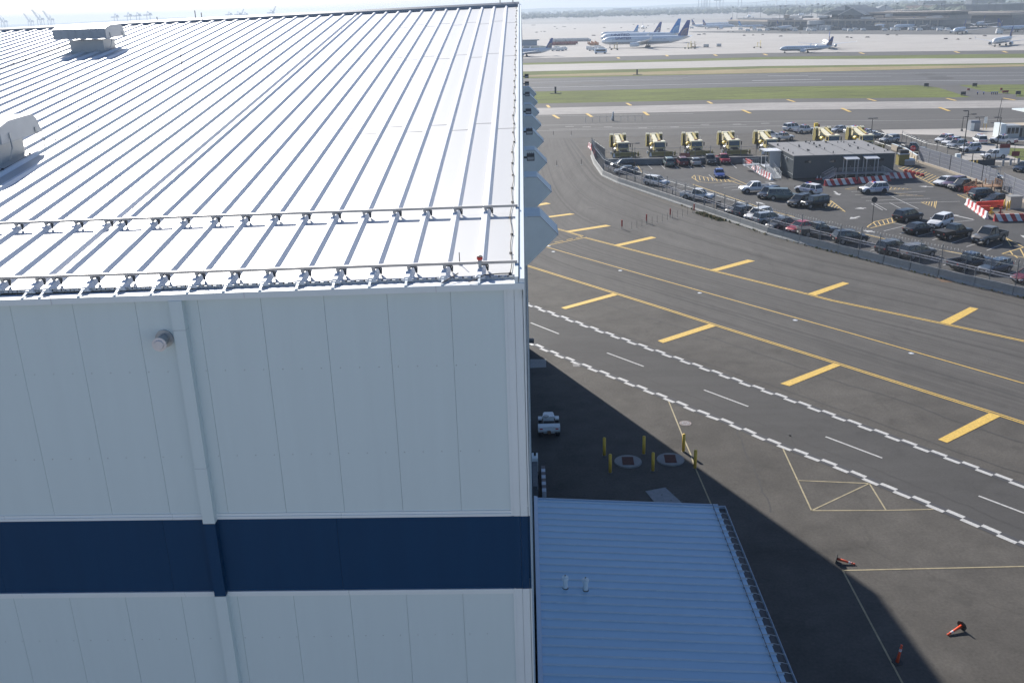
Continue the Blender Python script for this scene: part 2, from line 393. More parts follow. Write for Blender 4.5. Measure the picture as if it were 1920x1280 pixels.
for L, wd in [([(990,615),(1040,641),(1205,707.5),(1282.5,737),(1359,768),(1462.5,810),(1560,849),(1650,883),(1777.5,934),(1879,975),(1990,1019)],0.12),
          ([(1020,490),(1129,516.6),(1240,549.5),(1356,584),(1461,618.8),(1600,654.4),(1721,691),(1830,721),(1990,768)],0.10),
          ([(991,525),(1070,549),(1134.7,570),(1277.5,615),(1420,662),(1521,695.6),(1560,712),(1691,751),(1804,792.5),(1990,852)],0.10),
          ([(1180,452),(1296,480),(1427.5,512),(1600,555),(1990,655)],0.09),([(1060,590),(1200,640),(1350,690),(1560,762),(1800,848),(1990,912)],0.09),
          ([(1377,795),(1405,862),(1424,900),(1445,960)],0.09),([(1480,812),(1492,835)],0.10),([(1100,420),(1240,452),(1450,505),(1700,560)],0.04),([(1250,400),(1500,470),(1750,533),(1960,585)],0.09)]:
    P = curve(PX(L), 7); P = [p+Vector((rnd.uniform(-.11,.11), rnd.uniform(-.11,.11), 0)) for p in P]
    strip(sm, P, wd*1.35, 0.016)
for (x, y, rx) in [(1110,392,9),(1262,602,0),(1323,637,7),(1030,160,12),(1118,157,38),(1075,160,20),(1000,152,22),(1000,160,12),(1735,140.5,24),(1765,147,30)]:
    if rx:
        P = [G(x+rx*cos(t)*rnd.uniform(.7,1.1), y+rx*sin(t)*rnd.uniform(.7,1.1)*(0.12 if y > 200 else 0.1)) for t in [i*pi/8 for i in range(16)]]
        sm.quad([(p.x, p.y, 0.017 if y > 200 else 0.085) for p in P])
struct(sm.build("pavement_seam", m_seam, fix=False))
rw = MB()
for a, c, wd in [((980,165.8),(1440,155.5),.9),((1440,155.5),(1990,150.2),.9),((980,156),(1180,150.5),.5),((1170,150.5),(1280,148.8),.5),((980,150.5),(1290,146),.4),((1290,144),(1440,141),.4),((1440,143),(1515,142.2),.9),
             ((1410,152.2),(1540,149.6),1.2),((1515,145.5),(1671,143.7),.6),((1775,143.6),(1990,141.2),.7),((1500,139.4),(1650,138.3),.6),((1650,138.3),(1990,136.2),.6)]:
    strip(rw, [G(a[0],a[1],0), G(c[0],c[1],0)], wd, 0.11)
struct(rw.build("runway_marking", m_wht, fix=False))
sh = MB()
for a, c, wd in [((985,236),(1440,228),.35),((1440,228),(1700,226.5),.35),((985,246),(1440,237),.3),((1440,237),(1620,236),.3),((985,218.8),(1300,213.5),.35),((1030,243),(1400,234.5),.3),((1700,226.3),(1960,223.5),.3)]:
    strip(sh, PX([a, c]), wd, 0.045)
for x, y in [(1068,238),(1140,238.5),(1205,240.5),(1265,238.8),(1322,234),(1382,233.6),(1435,232),(1100,238.8)]: strip(sh, PX([(x-8,y),(x+8,y-.3)]), .55, 0.047)
struct(sh.build("shoulder_marking", m_wht2, fix=False))
# parking markings
pw = MB(); py = MB()
for a, c in [((1188,308),(1204,322)),((1213.3,308.5),(1223,317.5)),((1238,308.3),(1247,317.3)),((1262,308),(1272,317)),((1287,307.5),(1297,317)),((1311,307),(1321,316)),((1340,306),(1350,315)),((1369,305),(1381,316)),((1393,305),(1405,315)),((1416,305),(1428,315)),
             ((1329,328),(1341,338)),((1354,345.5),(1380,344)),((1357,352.5),(1388,349.5)),((1371,357),(1395,354.8)),((1383,347),(1340,348)),
             ((1258,352),(1290,350)),((1262,361),(1290,356.5)),((1347,383),(1368,381.5)),((1347,390),(1375,386)),((1380,378),(1392,382)),
             ((1615,370.5),(1720,366)),((1624,376.8),(1744,372.5)),((1634,382.5),(1800,378)),((1660,363),(1722,392)),((1633.5,382),(1655,394.5)),((1640,382),(1662.5,394)),((1668,380.6),(1692,393)),((1596,360),(1612,359)),((1603,366),(1620,365)),
             ((1657,433.5),(1704,422)),((1687,438.5),(1722,427)),((1721,443.5),(1762,432)),((1748,450.5),(1770,443)),((1783,456.5),(1830,440)),((1812,463),(1860,448)),((1850,470),(1880,458)),((1676,419),(1704,424)),((1735,422),(1770,429)),
             ((1620,459.5),(1637,454.5)),((1632,470),(1656,463.5)),((1745,486),(1765,480.5)),((1768,498),(1800,487)),((1886,515.5),(1908,509)),((1785,417),(1827,413)),((1660,356),(1700,353)),((1680,362),(1735,359))]:
    strip(pw, PX([a, c]), 0.13, 0.032)
for L, wd in [([(1297,333),(1303,328.5),(1311,330),(1330,334.5),(1345,337),(1378,340)],.14),([(1297,333),(1310,341),(1330,343.5),(1380,340)],.14),([(1363,330),(1402,347)],.14),([(1357,335),(1395,348.5)],.14),([(1299,346),(1360,367),(1435,393),(1490,407)],.22),([(1600,434.5),(1700,458),(1860,486)],.22),
          ([(1558,376.5),(1585,397.5),(1548,390),(1558,376.5)],.15),([(1628,424),(1640,416),(1674,408.8),(1681,416),(1632,428),(1626,426),(1628,424)],.16),
          ([(1584.5,355),(1606,351.5),(1612,355),(1588,355.5)],.13),([(1664,351),(1709,355),(1664,356)],.13),([(1680,366.5),(1732,368),(1676,362.5)],.13),([(1727,379.5),(1756,377.5),(1753.5,391),(1727,379.5)],.15),
          ([(1886,446.5),(1919,464),(1879,476),(1922,483.5)],.18),([(1684.5,315),(1752,348),(1757,345)],.16),([(1795,365),(1820,377)],.14),([(1194,308),(1204,324)],.15)]:
    strip(py, PX(L), wd, 0.032)
for k in range(9):     # hatching
    t = k/9; a, c = (1303+70*t, 330+8*t), (1300+72*t+5, 338+4*t)
    strip(py, PX([a, c]), .12, 0.033)
for k in range(6):
    t = (k+.5)/6; strip(py, PX([(1558+27*t, 376.5+21*t), (1551+30*t, 386+10.5*t)]), .13, 0.033)
for k in range(5):
    t = (k+.5)/5; strip(py, PX([(1634+42*t, 419-10*t), (1640+38*t, 425.5-8.6*t)]), .14, 0.033)
for k in range(12):
    t = k/12; strip(py, PX([(1688+64*t, 316.5+31*t), (1704+68*t, 309+28*t)]), .15, 0.033)
for k in range(5):
    t = (k+.5)/5; strip(py, PX([(1728+26*t, 379.5+10*t), (1731+24*t, 379.2-1.2*t)]), .12, 0.033)
    strip(py, PX([(1798+22*t, 366+11*t), (1812+22*t, 363+9*t)]), .12, 0.033)
    strip(py, PX([(1668+38*t, 351.3+3.5*t), (1664+40*t, 355.9-.6*t)]), .1, 0.033)
for a, c in [((1888,449),(1896,462)),((1902,479),(1908,484)),((1913,467),(1921,482)),((1893,470),(1899,478))]: strip(py, PX([a, c]), .15, 0.033)
def arrow(b, tail, head, wd=0.35, L=1.3, z=0.034):
    a, c = G(*tail), G(*head); d = (c-a).normalized(); n = Vector((-d.y, d.x, 0)); k = c-d*L
    strip(b, [a, k], wd, z); b.quad([(*(k+n*.65).xy, z), (*c.xy, z), (*(k-n*.65).xy, z)])
for a, c in [((1564,359),(1574,366.5)),((1624,390.5),(1602,391.5)),((1612,406),(1593,411)),((1434,384),(1417,379)),((1825,412),(1780,402)),((1750,351),(1722,349.5)),((1640,436),(1617,432)),((1435,342),(1456,344.8)),((1400,383),(1382,378)),((1925,440),(1919,446))]:
    arrow(pw, a, c)
struct(pw.build("parking_marking", m_wht, fix=False)); struct(py.build("parking_hatching", m_yel2 if False else mat("lot_yellow", (0.62,0.44,0.16), .7, var=.15, scale=3), fix=False))
# pale repair patches
pt = MB()
for L, z in [([(994,673.5),(1024,673.5),(1024,688.5),(994,690)], .014)]:
    pt.quad([(*G(*p).xy, z) for p in L])
struct(pt.build("repair_patch", ground_mat("patch_concrete", (0.30,0.30,0.29)), fix=False))

# ================================================================== hangar
m_wpan = mat("white_wall_panel", (0.63, 0.73, 0.74), 0.45, var=0.018, scale=1.2, streak=(4, 4, 0.2))
m_fasc = mat("white_trim", (0.74, 0.80, 0.81), 0.4, var=0.03, scale=1.0)
m_band = mat("blue_wall_panel", (0.004, 0.044, 0.115), 0.5, spec=0.2, var=0.06, scale=1.2, streak=(3, 3, 0.3))
m_dark = mat("dark_gap", (0.44, 0.50, 0.52), 0.9)
m_roof = mat("white_roof_metal", (0.58, 0.58, 0.565), 0.42, var=0.02, scale=0.7, spec=0.9, streak=(1.5, 0.08, 1))
m_rib = mat("roof_seam_metal", (0.84, 0.84, 0.84), 0.45, var=0.04, scale=2.0, spec=0.5)
m_gal = mat("galvanised_steel", (0.42, 0.44, 0.45), 0.5, metal=0.5, var=0.12, scale=3)
m_rail = mat("aluminium_rail", (0.45, 0.44, 0.43), 0.45, metal=0.6, var=0.05, scale=3)
m_clmp = mat("dark_clamp", (0.10, 0.10, 0.10), 0.6)
m_gutt = mat("gutter_inside", (0.62, 0.64, 0.66), 0.7, var=0.25, scale=5)
m_cabl = mat("black_cable", (0.05, 0.045, 0.045), 0.7)
m_red = mat("red_plastic", (0.62, 0.05, 0.03), 0.35)
m_cream = mat("cream_plastic", (0.6, 0.5, 0.38), 0.4)
def cl(x, lo=-14.0): return max(x, lo)
def zE(x): return 26.72+0.0076*cl(x)          # roof surface at the eave
def zF(x): return 26.615+0.0085*cl(x)
def zR(x): return 31.13+0.0192*cl(x, -30)     # ridge
def zRoof(x, y): t = (y-15.05)/(51-15.05); return zE(x)*(1-t)+zR(x)*t if t <= 1 else zR(x)*(2-t)+zE(x)*(t-1)
X0, XW, YF, YB, YR = -0.075, -62.0, 15.12, 85.6, 51.0
def zb(x, k): return (22.30, 20.76)[k]-0.0093*cl(x)
hang = thing("hangar", "huge white metal hangar with a blue band and a sloping seamed white roof", "hangar", (-30, 50, 0))
def hp(b, name, mats, parent=None, **k):
    """part of the hangar, modelled in world coordinates"""
    o = b.build(name, mats, parent or hang, **k)
    if parent is None: o.location = (30, -50, 0)
    return o
# ribs
ribX = [-0.83-0.61*k for k in range(100)]
if True:
    ribX = sorted(set([x for x in ribX if x > -7.9]+[-8.20]+[-8.49-0.61*k for k in range(88)]), reverse=True)
b = MB(); bays = [X0-0.01]+ribX
for x1, x0 in zip(bays, bays[1:]):
    for ya, yb in ((15.30, YR), (YR, YB-0.2)):
        b.quad([(x0,ya,zRoof(x0,ya)),(x1,ya,zRoof(x1,ya)),(x1,yb,zRoof(x1,yb)),(x0,yb,zRoof(x0,yb))])
b.quad([(XW,15.30,zRoof(XW,15.3)-.06),(X0,15.30,zRoof(X0,15.3)-.06),(X0,15.30,zRoof(X0,15.3)),(XW,15.30,zRoof(XW,15.3))])
for x in ribX:
    if x < -45: break
    for ya, yb in ((15.26, YR-.12), (YR+.12, YB-0.2)):
        q = []
        for y in (ya, yb):
            z = zRoof(x, y); q += [(x-.085, y, z-.01), (x+.105, y, z-.01), (x+.04, y, z+.072), (x-.04, y, z+.072)]
        b.add(q, [(3,2,1,0),(4,5,6,7),(1,5,4,0),(2,6,5,1),(3,7,6,2),(0,4,7,3)], 1)
# staggered end laps of the roof sheets
for i, (x1, x0) in enumerate(zip(bays, bays[1:])):
    for yy in (25.6, 36.6, 45.2):
        y = yy+(0.55 if i % 2 else -0.1)
        if x0 > -40: b.hexa([(x0+.08,y,zRoof(x0,y)+.001),(x1-.08,y,zRoof(x1,y)+.001),(x1-.08,y+.02,zRoof(x1,y+.02)+.001),(x0+.08,y+.02,zRoof(x0,y+.02)+.001)]+
                             [(x0+.08,y,zRoof(x0,y)+.008),(x1-.08,y,zRoof(x1,y)+.008),(x1-.08,y+.02,zRoof(x1,y+.02)+.008),(x0+.08,y+.02,zRoof(x0,y+.02)+.008)], 2)
roof = hp(b, "roof", [m_roof, m_rib, mat("lap_sealant", (0.40,0.38,0.37), .7)])
# ridge cap
b = MB(); q = []
for x in (XW, -30, X0-.1):
    z = zR(x); q += [(x, YR-.32, z-.03), (x, YR-.30, z+.10), (x, YR-.10, z+.19), (x, YR+.10, z+.19), (x, YR+.30, z+.10), (x, YR+.32, z-.03)]
b.loft([q[0:6], q[6:12], q[12:18]]); cap = hp(b, "ridge_cap", mat("grey_ridge_metal", (0.30,0.32,0.34), .45, metal=.3, var=.05), roof)
# rake trim along the gable
b = MB()
for xa, xb, h in ((-0.235, -0.175, .12), (-0.165, X0, .085)):
    for ya, yb in ((15.0, YR), (YR, YB)):
        b.hexa([(xa,ya,zRoof(xa,ya)-.02),(xb,ya,zRoof(xb,ya)-.02),(xb,yb,zRoof(xb,yb)-.02),(xa,yb,zRoof(xa,yb)-.02),
                (xa,ya,zRoof(xa,ya)+h),(xb,ya,zRoof(xb,ya)+h),(xb,yb,zRoof(xb,yb)+h),(xa,yb,zRoof(xa,yb)+h)])
for ya, yb in ((15.0, YR), (YR, YB)):
    xa, xb = X0-.02, X0-.001
    b.hexa([(xa,ya,zRoof(xa,ya)-.30),(xb,ya,zRoof(xb,ya)-.30),(xb,yb,zRoof(xb,yb)-.30),(xa,yb,zRoof(xa,yb)-.30),
            (xa,ya,zRoof(xa,ya)-.021),(xb,ya,zRoof(xb,ya)-.021),(xb,yb,zRoof(xb,yb)-.021),(xa,yb,zRoof(xa,yb)-.021)])
hp(b, "rake_trim", m_fasc)
# fascia, gutter
b = MB()
for xa, xb in ((XW, -14), (-14, X0-.002)):
    b.hexa([(xa,14.98,zF(xa)),(xb,14.98,zF(xb)),(xb,15.02,zF(xb)),(xa,15.02,zF(xa)),(xa,14.98,zF(xa)+.11),(xb,14.98,zF(xb)+.11),(xb,15.02,zF(xb)+.11),(xa,15.02,zF(xa)+.11)])
for xj in (-14.6, -11.3, -8.0, -4.75, -1.55):
    b.hexa([(xj,14.974,zF(xj)-.003),(xj+.015,14.974,zF(xj)-.003),(xj+.015,14.98,zF(xj)-.003),(xj,14.98,zF(xj)-.003),(xj,14.974,zF(xj)+.112),(xj+.015,14.974,zF(xj)+.112),(xj+.015,14.98,zF(xj)+.112),(xj,14.98,zF(xj)+.112)], 1)
hp(b, "fascia", [m_fasc, m_gutt])
b = MB()
for xa, xb in ((XW, -14), (-14, -.24)):
    b.hexa([(xa,15.02,zF(xa)+.0),(xb,15.02,zF(xb)+.0),(xb,15.298,zF(xb)),(xa,15.298,zF(xa)),(xa,15.02,zF(xa)+.105),(xb,15.02,zF(xb)+.105),(xb,15.298,zF(xb)+.105),(xa,15.298,zF(xa)+.105)])
gut = hp(b, "gutter", m_gutt)
b = MB()
for x in ribX:
    if x < -16: break
    z = zRoof(x, 15.3); b.beam((x, 15.32, z+.05), (x, 15.20, z+.03), .045, .03); b.beam((x, 15.20, z+.03), (x, 15.0, zF(x)+.115), .04, .012)
    b.tube((x,15.02,zF(x)+.11),(x,15.02,zF(x)+.135),.02)
    hp(b, "gutter_strap", m_fasc, gut); b = MB()
b = MB()
x = -0.3
while x > -13:
    b.cbox((x, 15.285, zRoof(x,15.28)+.0), (.055, .03, .022), 0); b.cbox((x-.05, 15.31, zRoof(x,15.31)), (.02,.02,.03), 1); x -= .152
    hp(b, "edge_clip", [m_gal, m_clmp], gut); b = MB()
# snow rails
for Yr in (15.60, 18.59):
    b = MB()
    for xa, xb in ((-36, -14), (-14, -.19)):
        b.hexa([(xa,Yr-.022,zRoof(xa,Yr)+.125),(xb,Yr-.022,zRoof(xb,Yr)+.125),(xb,Yr+.022,zRoof(xb,Yr)+.125),(xa,Yr+.022,zRoof(xa,Yr)+.125),
                (xa,Yr-.022,zRoof(xa,Yr)+.172),(xb,Yr-.022,zRoof(xb,Yr)+.172),(xb,Yr+.022,zRoof(xb,Yr)+.172),(xa,Yr+.022,zRoof(xa,Yr)+.172)])
    ro = hp(b, "snow_rail", m_rail)
    b = MB()
    for x in ribX:
        if x < -30: break
        z = zRoof(x, Yr); b.cbox((x, Yr, z+.08), (.06, .04, .045), 0)
        b.cbox((x+.085, Yr-.01, z+.105), (.11, .03, .02), 1); b.beam((x+.10, Yr, z+.11), (x+.135, Yr-.03, z+.01), .02, .02, 1)
        b.beam((x+.14, Yr, z+.11), (x+.135, Yr-.03, z+.01), .02, .02, 1)
        hp(b, "rail_clamp", [m_rail, m_clmp], ro); b = MB()
# lightning cable along the rake and over the ridge
b = MB(); pts = []
for k in range(150):
    y = 15.4+k*.24; x = -.315+.018*sin(k*.9)+.012*sin(k*.37); pts.append((x, y, zRoof(x, y)+.03))
b.pipe(pts, .008, 4)
for k in range(0, 150, 4):
    x, y, z = pts[k]; b.cbox((x, y, z-.03), (.05, .025, .035), 0)
b.pipe([(-.315,15.4,zRoof(-.3,15.4)+.02),(-.5,15.33,26.80),(-.75,15.30,26.79),(-.9,15.12,26.76),(-1.0,15.05,26.75)], .011, 5)
b.pipe([(-1.19,15.35,26.82),(-1.3,15.2,26.79),(-1.45,15.05,26.74)], .009, 5)
for xc_, y0_, y1_ in ((-12.82, 21.5, 50.8), (-20.6, 30.0, 50.8)):
    pts = [(xc_+.02*sin(y*1.7), y, zRoof(xc_, y)+.075+.012*sin(y*2.3)) for y in [y0_+(y1_-y0_)*k/60 for k in range(61)]]; b.pipe(pts, .010, 4)
    for q in pts[::3]: b.cbox((q[0], q[1], q[2]-.02), (.05,.03,.05), 0)
hp(b, "lightning_cable", m_cabl, roof)

# walls
def panels(b, x_edges, z0f, z1f, y0, y1, m=0):
    for xb, xa in zip(x_edges, x_edges[1:]):
        a, c = xa+.0025, xb-.0025
        b.hexa([(a,y0,z0f(a)),(c,y0,z0f(c)),(c,y1,z0f(c)),(a,y1,z0f(a)),(a,y0,z1f(a)),(c,y0,z1f(c)),(c,y1,z1f(c)),(a,y1,z1f(a))], m)
jx = [-0.42, onY(844,544,YF).x]; step = 1.067
while jx[-1] > -59: jx.append(jx[-1]-step)
b = MB()
panels(b, jx, lambda x: zb(x,0)+.10, lambda x: zF(x), YF, YF+.05)
panels(b, jx[:1]+[x-.06 for x in jx[1:]], lambda x: 0.0, lambda x: zb(x,1)-.115, YF, YF+.05)
b.box(XW, X0-.05, YF+.02, YF+.20, 0, 26.4, 1)
for zz in (25.25, 23.62, 19.75):     # screw rows
    x = -0.95
    while x > -12:
        b.add([(x-.007,YF-.001,zz-.006),(x+.007,YF-.001,zz-.006),(x+.007,YF-.001,zz+.006),(x-.007,YF-.001,zz+.006),(x,YF-.006,zz)], [(0,1,4),(1,2,4),(2,3,4),(3,0,4)], 2); x -= .333
wall = hp(b, "wall", [m_wpan, m_dark, m_clmp])
b = MB(); panels(b, [jx[0]]+[jx[0]-3.2*k for k in range(1,19)], lambda x: zb(x,1)+.004, lambda x: zb(x,0)-.004, YF-.012, YF+.05); hp(b, "blue_band", m_band)
b = MB()
tx = [jx[0]+.01]+[-0.42-3.1*k for k in range(1,20)]
panels(b, tx, lambda x: zb(x,0), lambda x: zb(x,0)+.055, YF-.03, YF+.02); panels(b, tx, lambda x: zb(x,0)+.055, lambda x: zb(x,0)+.11, YF-.014, YF+.02)
panels(b, tx, lambda x: zb(x,1)-.075, lambda x: zb(x,1)-.002, YF-.035, YF+.02); panels(b, tx, lambda x: zb(x,1)-.12, lambda x: zb(x,1)-.075, YF-.014, YF+.02)
hp(b, "band_flashing", m_fasc)
b = MB()   # corner trim, white above and below, blue between
for z0, z1, m in ((0, zb(-.2,1), 0), (zb(-.2,1), zb(-.2,0), 1), (zb(-.2,0), zF(-.2), 0)):
    for xa, xb, d in ((-.425,-.37,.018),(-.37,-.255,.030),(-.25,-.115,.036)):
        b.box(xa, xb, YF-d, YF+.01, z0, z1, m)
    b.box(-.105, X0-.005, YF-.03, YF+.3, z0, z1, m)
hp(b, "corner_trim", [m_fasc, m_band])
# gable wall towards the taxiway
def gable_pts(z0f, z1): return None
b = MB()
gx0, gx1 = X0-.07, X0-.025
b.hexa([(gx0,YF+.3,0),(gx1,YF+.3,0),(gx1,YB,0),(gx0,YB,0),(gx0,YF+.3,20.77),(gx1,YF+.3,20.77),(gx1,YB,20.77),(gx0,YB,20.77)], 0)
b.box(gx0, gx1+.004, YF+.3, YB, 20.772, 22.298, 1)
b.hexa([(gx0,YF+.3,22.30),(gx1,YF+.3,22.30),(gx1,YR,22.30),(gx0,YR,22.30),(gx0,YF+.3,26.7),(gx1,YF+.3,26.7),(gx1,YR,31.1),(gx0,YR,31.1)], 0)
b.hexa([(gx0,YR,22.30),(gx1,YR,22.30),(gx1,YB,22.30),(gx0,YB,22.30),(gx0,YR,31.1),(gx1,YR,31.1),(gx1,YB,26.7),(gx0,YB,26.7)], 0)
k = YF+1.4
while k < YB:
    b.box(gx1-.001, gx1+.0015, k, k+.02, 0, 20.7, 2); b.box(gx1-.001, gx1+.0015, k, k+.02, 22.35, 26.6, 2); k += 1.067
hp(b, "gable_wall", [m_wpan, m_band, m_dark])
b = MB(); b.box(XW, X0-.08, YB-.15, YB, 0, 26.6); b.box(XW, XW+.2, YF+.2, YB-.16, 0, 26.0); hp(b, "rear_wall", m_wpan)
# downpipe
dx0, dx1 = onY(317,562,15.0).x, onY(340.5,562,15.0).x
def downpipe(name, zz, m, w=0.0):
    b = MB()
    for z0, z1, e in zz: b.box(dx0-e-w, dx1+e+w, YF-.15-e, YF-.001 if m is not m_band else YF-.013, z0, z1)
    return hp(b, name, m)
zt, zm = zb(-6,0), zb(-6,1)
dp = downpipe("downpipe", [(26.05, zF(-6), .004), (23.45, 26.045, 0), (zt-.02, 23.445, .004), (zm-.02, zt-.03, 0), (0.3, zm-.03, .004)], m_wpan)
dp.data.materials.append(m_band)
for p in dp.data.polygons:
    if 18 <= p.index < 24: p.material_index = 1
b = MB()
for z in (26.04, 23.44): b.box(dx0-.003, dx1+.003, YF-.153, YF-.003, z, z+.008)
hp(b, "pipe_joint", m_dark, dp)
# round exhaust stub on the wall
e0 = onY(309, 634, YF); b = MB()
b.tube((e0.x,YF-.03,e0.z),(e0.x,YF,e0.z),.155,20); b.tube((e0.x,YF-.26,e0.z-.02),(e0.x,YF-.03,e0.z),.092,20,m=0)
b.tube((e0.x,YF-.275,e0.z-.02),(e0.x,YF-.255,e0.z-.02),.122,24,m=1); b.tube((e0.x,YF-.31,e0.z-.02),(e0.x,YF-.275,e0.z-.02),.075,24,r2=.085,m=1)
hp(b, "exhaust_stub", [m_gal, mat("exhaust_cap", (0.72,0.68,0.66), .5)])
# hoods and floodlights on the gable wall
m_hood = mat("grey_hood_metal", (0.66, 0.72, 0.72), 0.5, var=0.06, scale=1.2)
for k, (tx_, ty_) in enumerate([(1047,440),(1036,370),(1025.6,305),(1018.6,262),(1014,231),(1009.7,206),(1006,185),(1004,171.6)]):
    Y = 29.5+7.4*k; P = [onY(a, c, Y) for a, c in ((1013,406),(1047,440),(990,498),(990,406))] if k == 0 else P
    zo = 0
    x1, x2 = P[0].x, P[1].x; z1, z2, z3 = P[0].z, P[1].z, P[2].z
    b = MB(); prof = [(gx1,z1),(x1,z1),(x2,z2),(gx1+.06,z3),(gx1,z3)]
    b.yprism(prof, Y, Y+1.45); b.beam((x2-.01,Y-.03,z2),(x2-.01,Y+1.48,z2),.03,.03,1)
    b.beam((gx1+.1,Y-.01,z1),(x1,Y-.01,z1),.02,.02,1); b.beam((x1,Y-.01,z1),(x2,Y-.01,z2),.02,.02,1)
    hp(b, "louvre_hood", [m_hood, m_gal])
for (px_, py_, Y) in [(991,292.6,42),(989.4,245,50),(987.5,207.5,57.8),(985,175.6,72.5),(984.5,156,78.5),(984,142,83)]:
    c = onY(px_, py_, Y); b = MB()
    b.cbox((gx1+.30, Y, c.z-.20), (.34,.26,.30), 0); b.cbox((gx1+.08,Y,c.z-.1),(.2,.08,.08),0); b.cbox((gx1+.30,Y-.14,c.z-.15),(.28,.02,.12),1)
    for q in range(4): b.cbox((gx1+.18+q*.08, Y, c.z+.10), (.02,.24,.05), 0)
    hp(b, "floodlight", [m_clmp, m_gal])

# roof furniture, each a thing of its own
def at_roof(px, py, dz=0):
    d = _f*FPX+R_*(px-960)-U_*(py-640); k = (31.12-26.72)/(51-15.05)
    t = (26.72+dz-15.05*k-CAMH)/(d.z-k*d.y); return Vector((d.x*t, d.y*t, zRoof(d.x*t, d.y*t)))
bc = thing("warning_beacon", "small red warning beacon with cream cap on the near snow rail", "beacon", (-.83, 15.60, zRoof(-.83,15.6)+.172))
b = MB(); b.tube((0,0,.03),(0,0,.085),.052,16); b.build("lens", m_red, bc, True)
b = MB(); b.tube((0,0,.085),(0,0,.108),.052,16,r2=.03); b.build("cap", m_cream, bc, True)
b = MB(); b.tube((0,0,0),(0,0,.03),.035,12); b.cbox((0,-.03,-.15),(.05,.03,.15)); b.build("base", m_gal, bc)
def rod(px, py, top, lab, Y=None):
    p = at_roof(px, py) if Y is None else onY(px, py, Y)
    q = onY(px, top, p.y); r = thing("lightning_rod", lab, "lightning rod", p)
    rr = .008 if p.y < 30 else .022
    b = MB(); b.tube((0,0,0),(0,0,max(q.z-p.z,.2)),rr,6); b.build("rod", m_clmp, r)
    b = MB(); b.tube((0,0,0),(0,0,.03),.035,8); b.build("base", m_clmp, r)
rod(862,494,473,"thin lightning rod at the eave just left of the red beacon")
rod(377,506,462,"thin lightning rod standing between the two snow rails")
rod(341,119,86,"thin lightning rod on the upper roof beside a seam")
for px, tp, lab in [(938,-6,"lightning rod on the ridge near the gable end"),(962,-4,"lightning rod right at the gable peak"),(367.5,20,"tallest lightning rod on the middle of the ridge"),(379,24,"shorter lightning rod just right of the tallest ridge rod"),(295.5,32,"lightning rod on the ridge right of the far ventilator")]:
    rod(px, 15+(960-px)*.0405, tp, lab, YR)
m_vent = mat("ventilator_metal", (0.33,0.37,0.41), .45, metal=.2, var=.06, scale=2)
m_vend = mat("ventilator_end", (0.52,0.53,0.53), .45, var=.05, scale=2)
def ventilator(x1, yc, L, lab, prof, cur):
    z = zRoof(x1, yc); r = thing("roof_ventilator", lab, "ventilator", (x1-L/2, yc, z))
    b = MB(); b.xprism(prof, -L/2, L/2-.02); n = int(L/.30)
    for k in range(n+1):
        x = -L/2+k*(L-.03)/n; P = [(p[0]*1.012, .9+(p[1]-.9)*1.03) for p in prof]; b.xprism(P, x, x+.02, 0)
    b.build("hood", m_vent, r)
    b = MB(); b.xprism(prof, L/2-.018, L/2+.004); b.build("end_panel", m_vend, r)
    b = MB(); b.hexa([(-L/2+.45,-cur,-.14),(L/2-.35,-cur,-.14),(L/2-.35,cur,.05),(-L/2+.45,cur,.05),(-L/2+.45,-cur,prof[0][1]-.05),(L/2-.35,-cur,prof[0][1]-.05),(L/2-.35,cur,prof[0][1]-.05),(-L/2+.45,cur,prof[0][1]-.05)])
    b.hexa([(-L/2+.38,-cur-.06,.50),(L/2-.28,-cur-.06,.50),(L/2-.28,cur+.06,.50),(-L/2+.38,cur+.06,.50),(-L/2+.38,-cur-.06,.56),(L/2-.28,-cur-.06,.56),(L/2-.28,cur+.06,.56),(-L/2+.38,cur+.06,.56)])
    b.build("curb", m_vend, r)
    for s in (-1, 1):
        b = MB(); b.pipe([(L/2+.01, s*.65, prof[0][1]+.16),(L/2+.10,s*.8,prof[0][1]-.1),(L/2+.12,s*.85,.35),(L/2+.02,s*.9,.05)], .015, 5); b.cbox((L/2+.02,s*.65,prof[0][1]+.1),(.04,.08,.12)); b.build("tie_wire", m_gal, r)
PR = [(-1.05,.48),(-1.05,.88),(-.55,1.00),(.62,1.04),(.84,.92),(1.02,.55)]
ventilator(onY(199,62,41.6).x, 42.6, 2.25, "ribbed grey roof ventilator near the ridge, seen whole", PR, .62)
ventilator(onY(76,244,25.3).x, 24.35, 2.9, "grey roof ventilator cut off by the left edge of the view", PR, .62)

# ================================================================== lean-to
m_lroof = mat("sky_tinted_roof_metal", (0.41, 0.60, 0.75), 0.35, var=0.05, scale=0.8, streak=(0.2, 1, 1))  # blue of the reflected sky is put into the base colour of pale metal
m_lrib = mat("lean_to_seam", (0.50, 0.60, 0.68), 0.4, var=0.05)
m_lflash = mat("lean_to_flashing", (0.42, 0.50, 0.60), 0.4, var=0.04)
lt = thing("lean_to", "low annex with a pale ribbed roof tinted with reflected sky against the hangar wall", "annex", (5, 35, 0))
YL0, YL1 = 22.0, 45.35
def zl(x): return 5.90-0.064*x
def lp(b, name, mats, parent=None, **k):
    o = b.build(name, mats, parent or lt, **k)
    if parent is None: o.location = (-5, -35, 0)
    return o
b = MB(); b.hexa([(0,YL0,zl(0)-.12),(9.95,YL0,zl(9.95)-.12),(9.95,YL1,zl(9.95)-.12),(0,YL1,zl(0)-.12),(0,YL0,zl(0)),(9.95,YL0,zl(9.95)),(9.95,YL1,zl(9.95)),(0,YL1,zl(0))])
lroof = lp(b, "roof", m_lroof)
b = MB(); y = YL1-.25
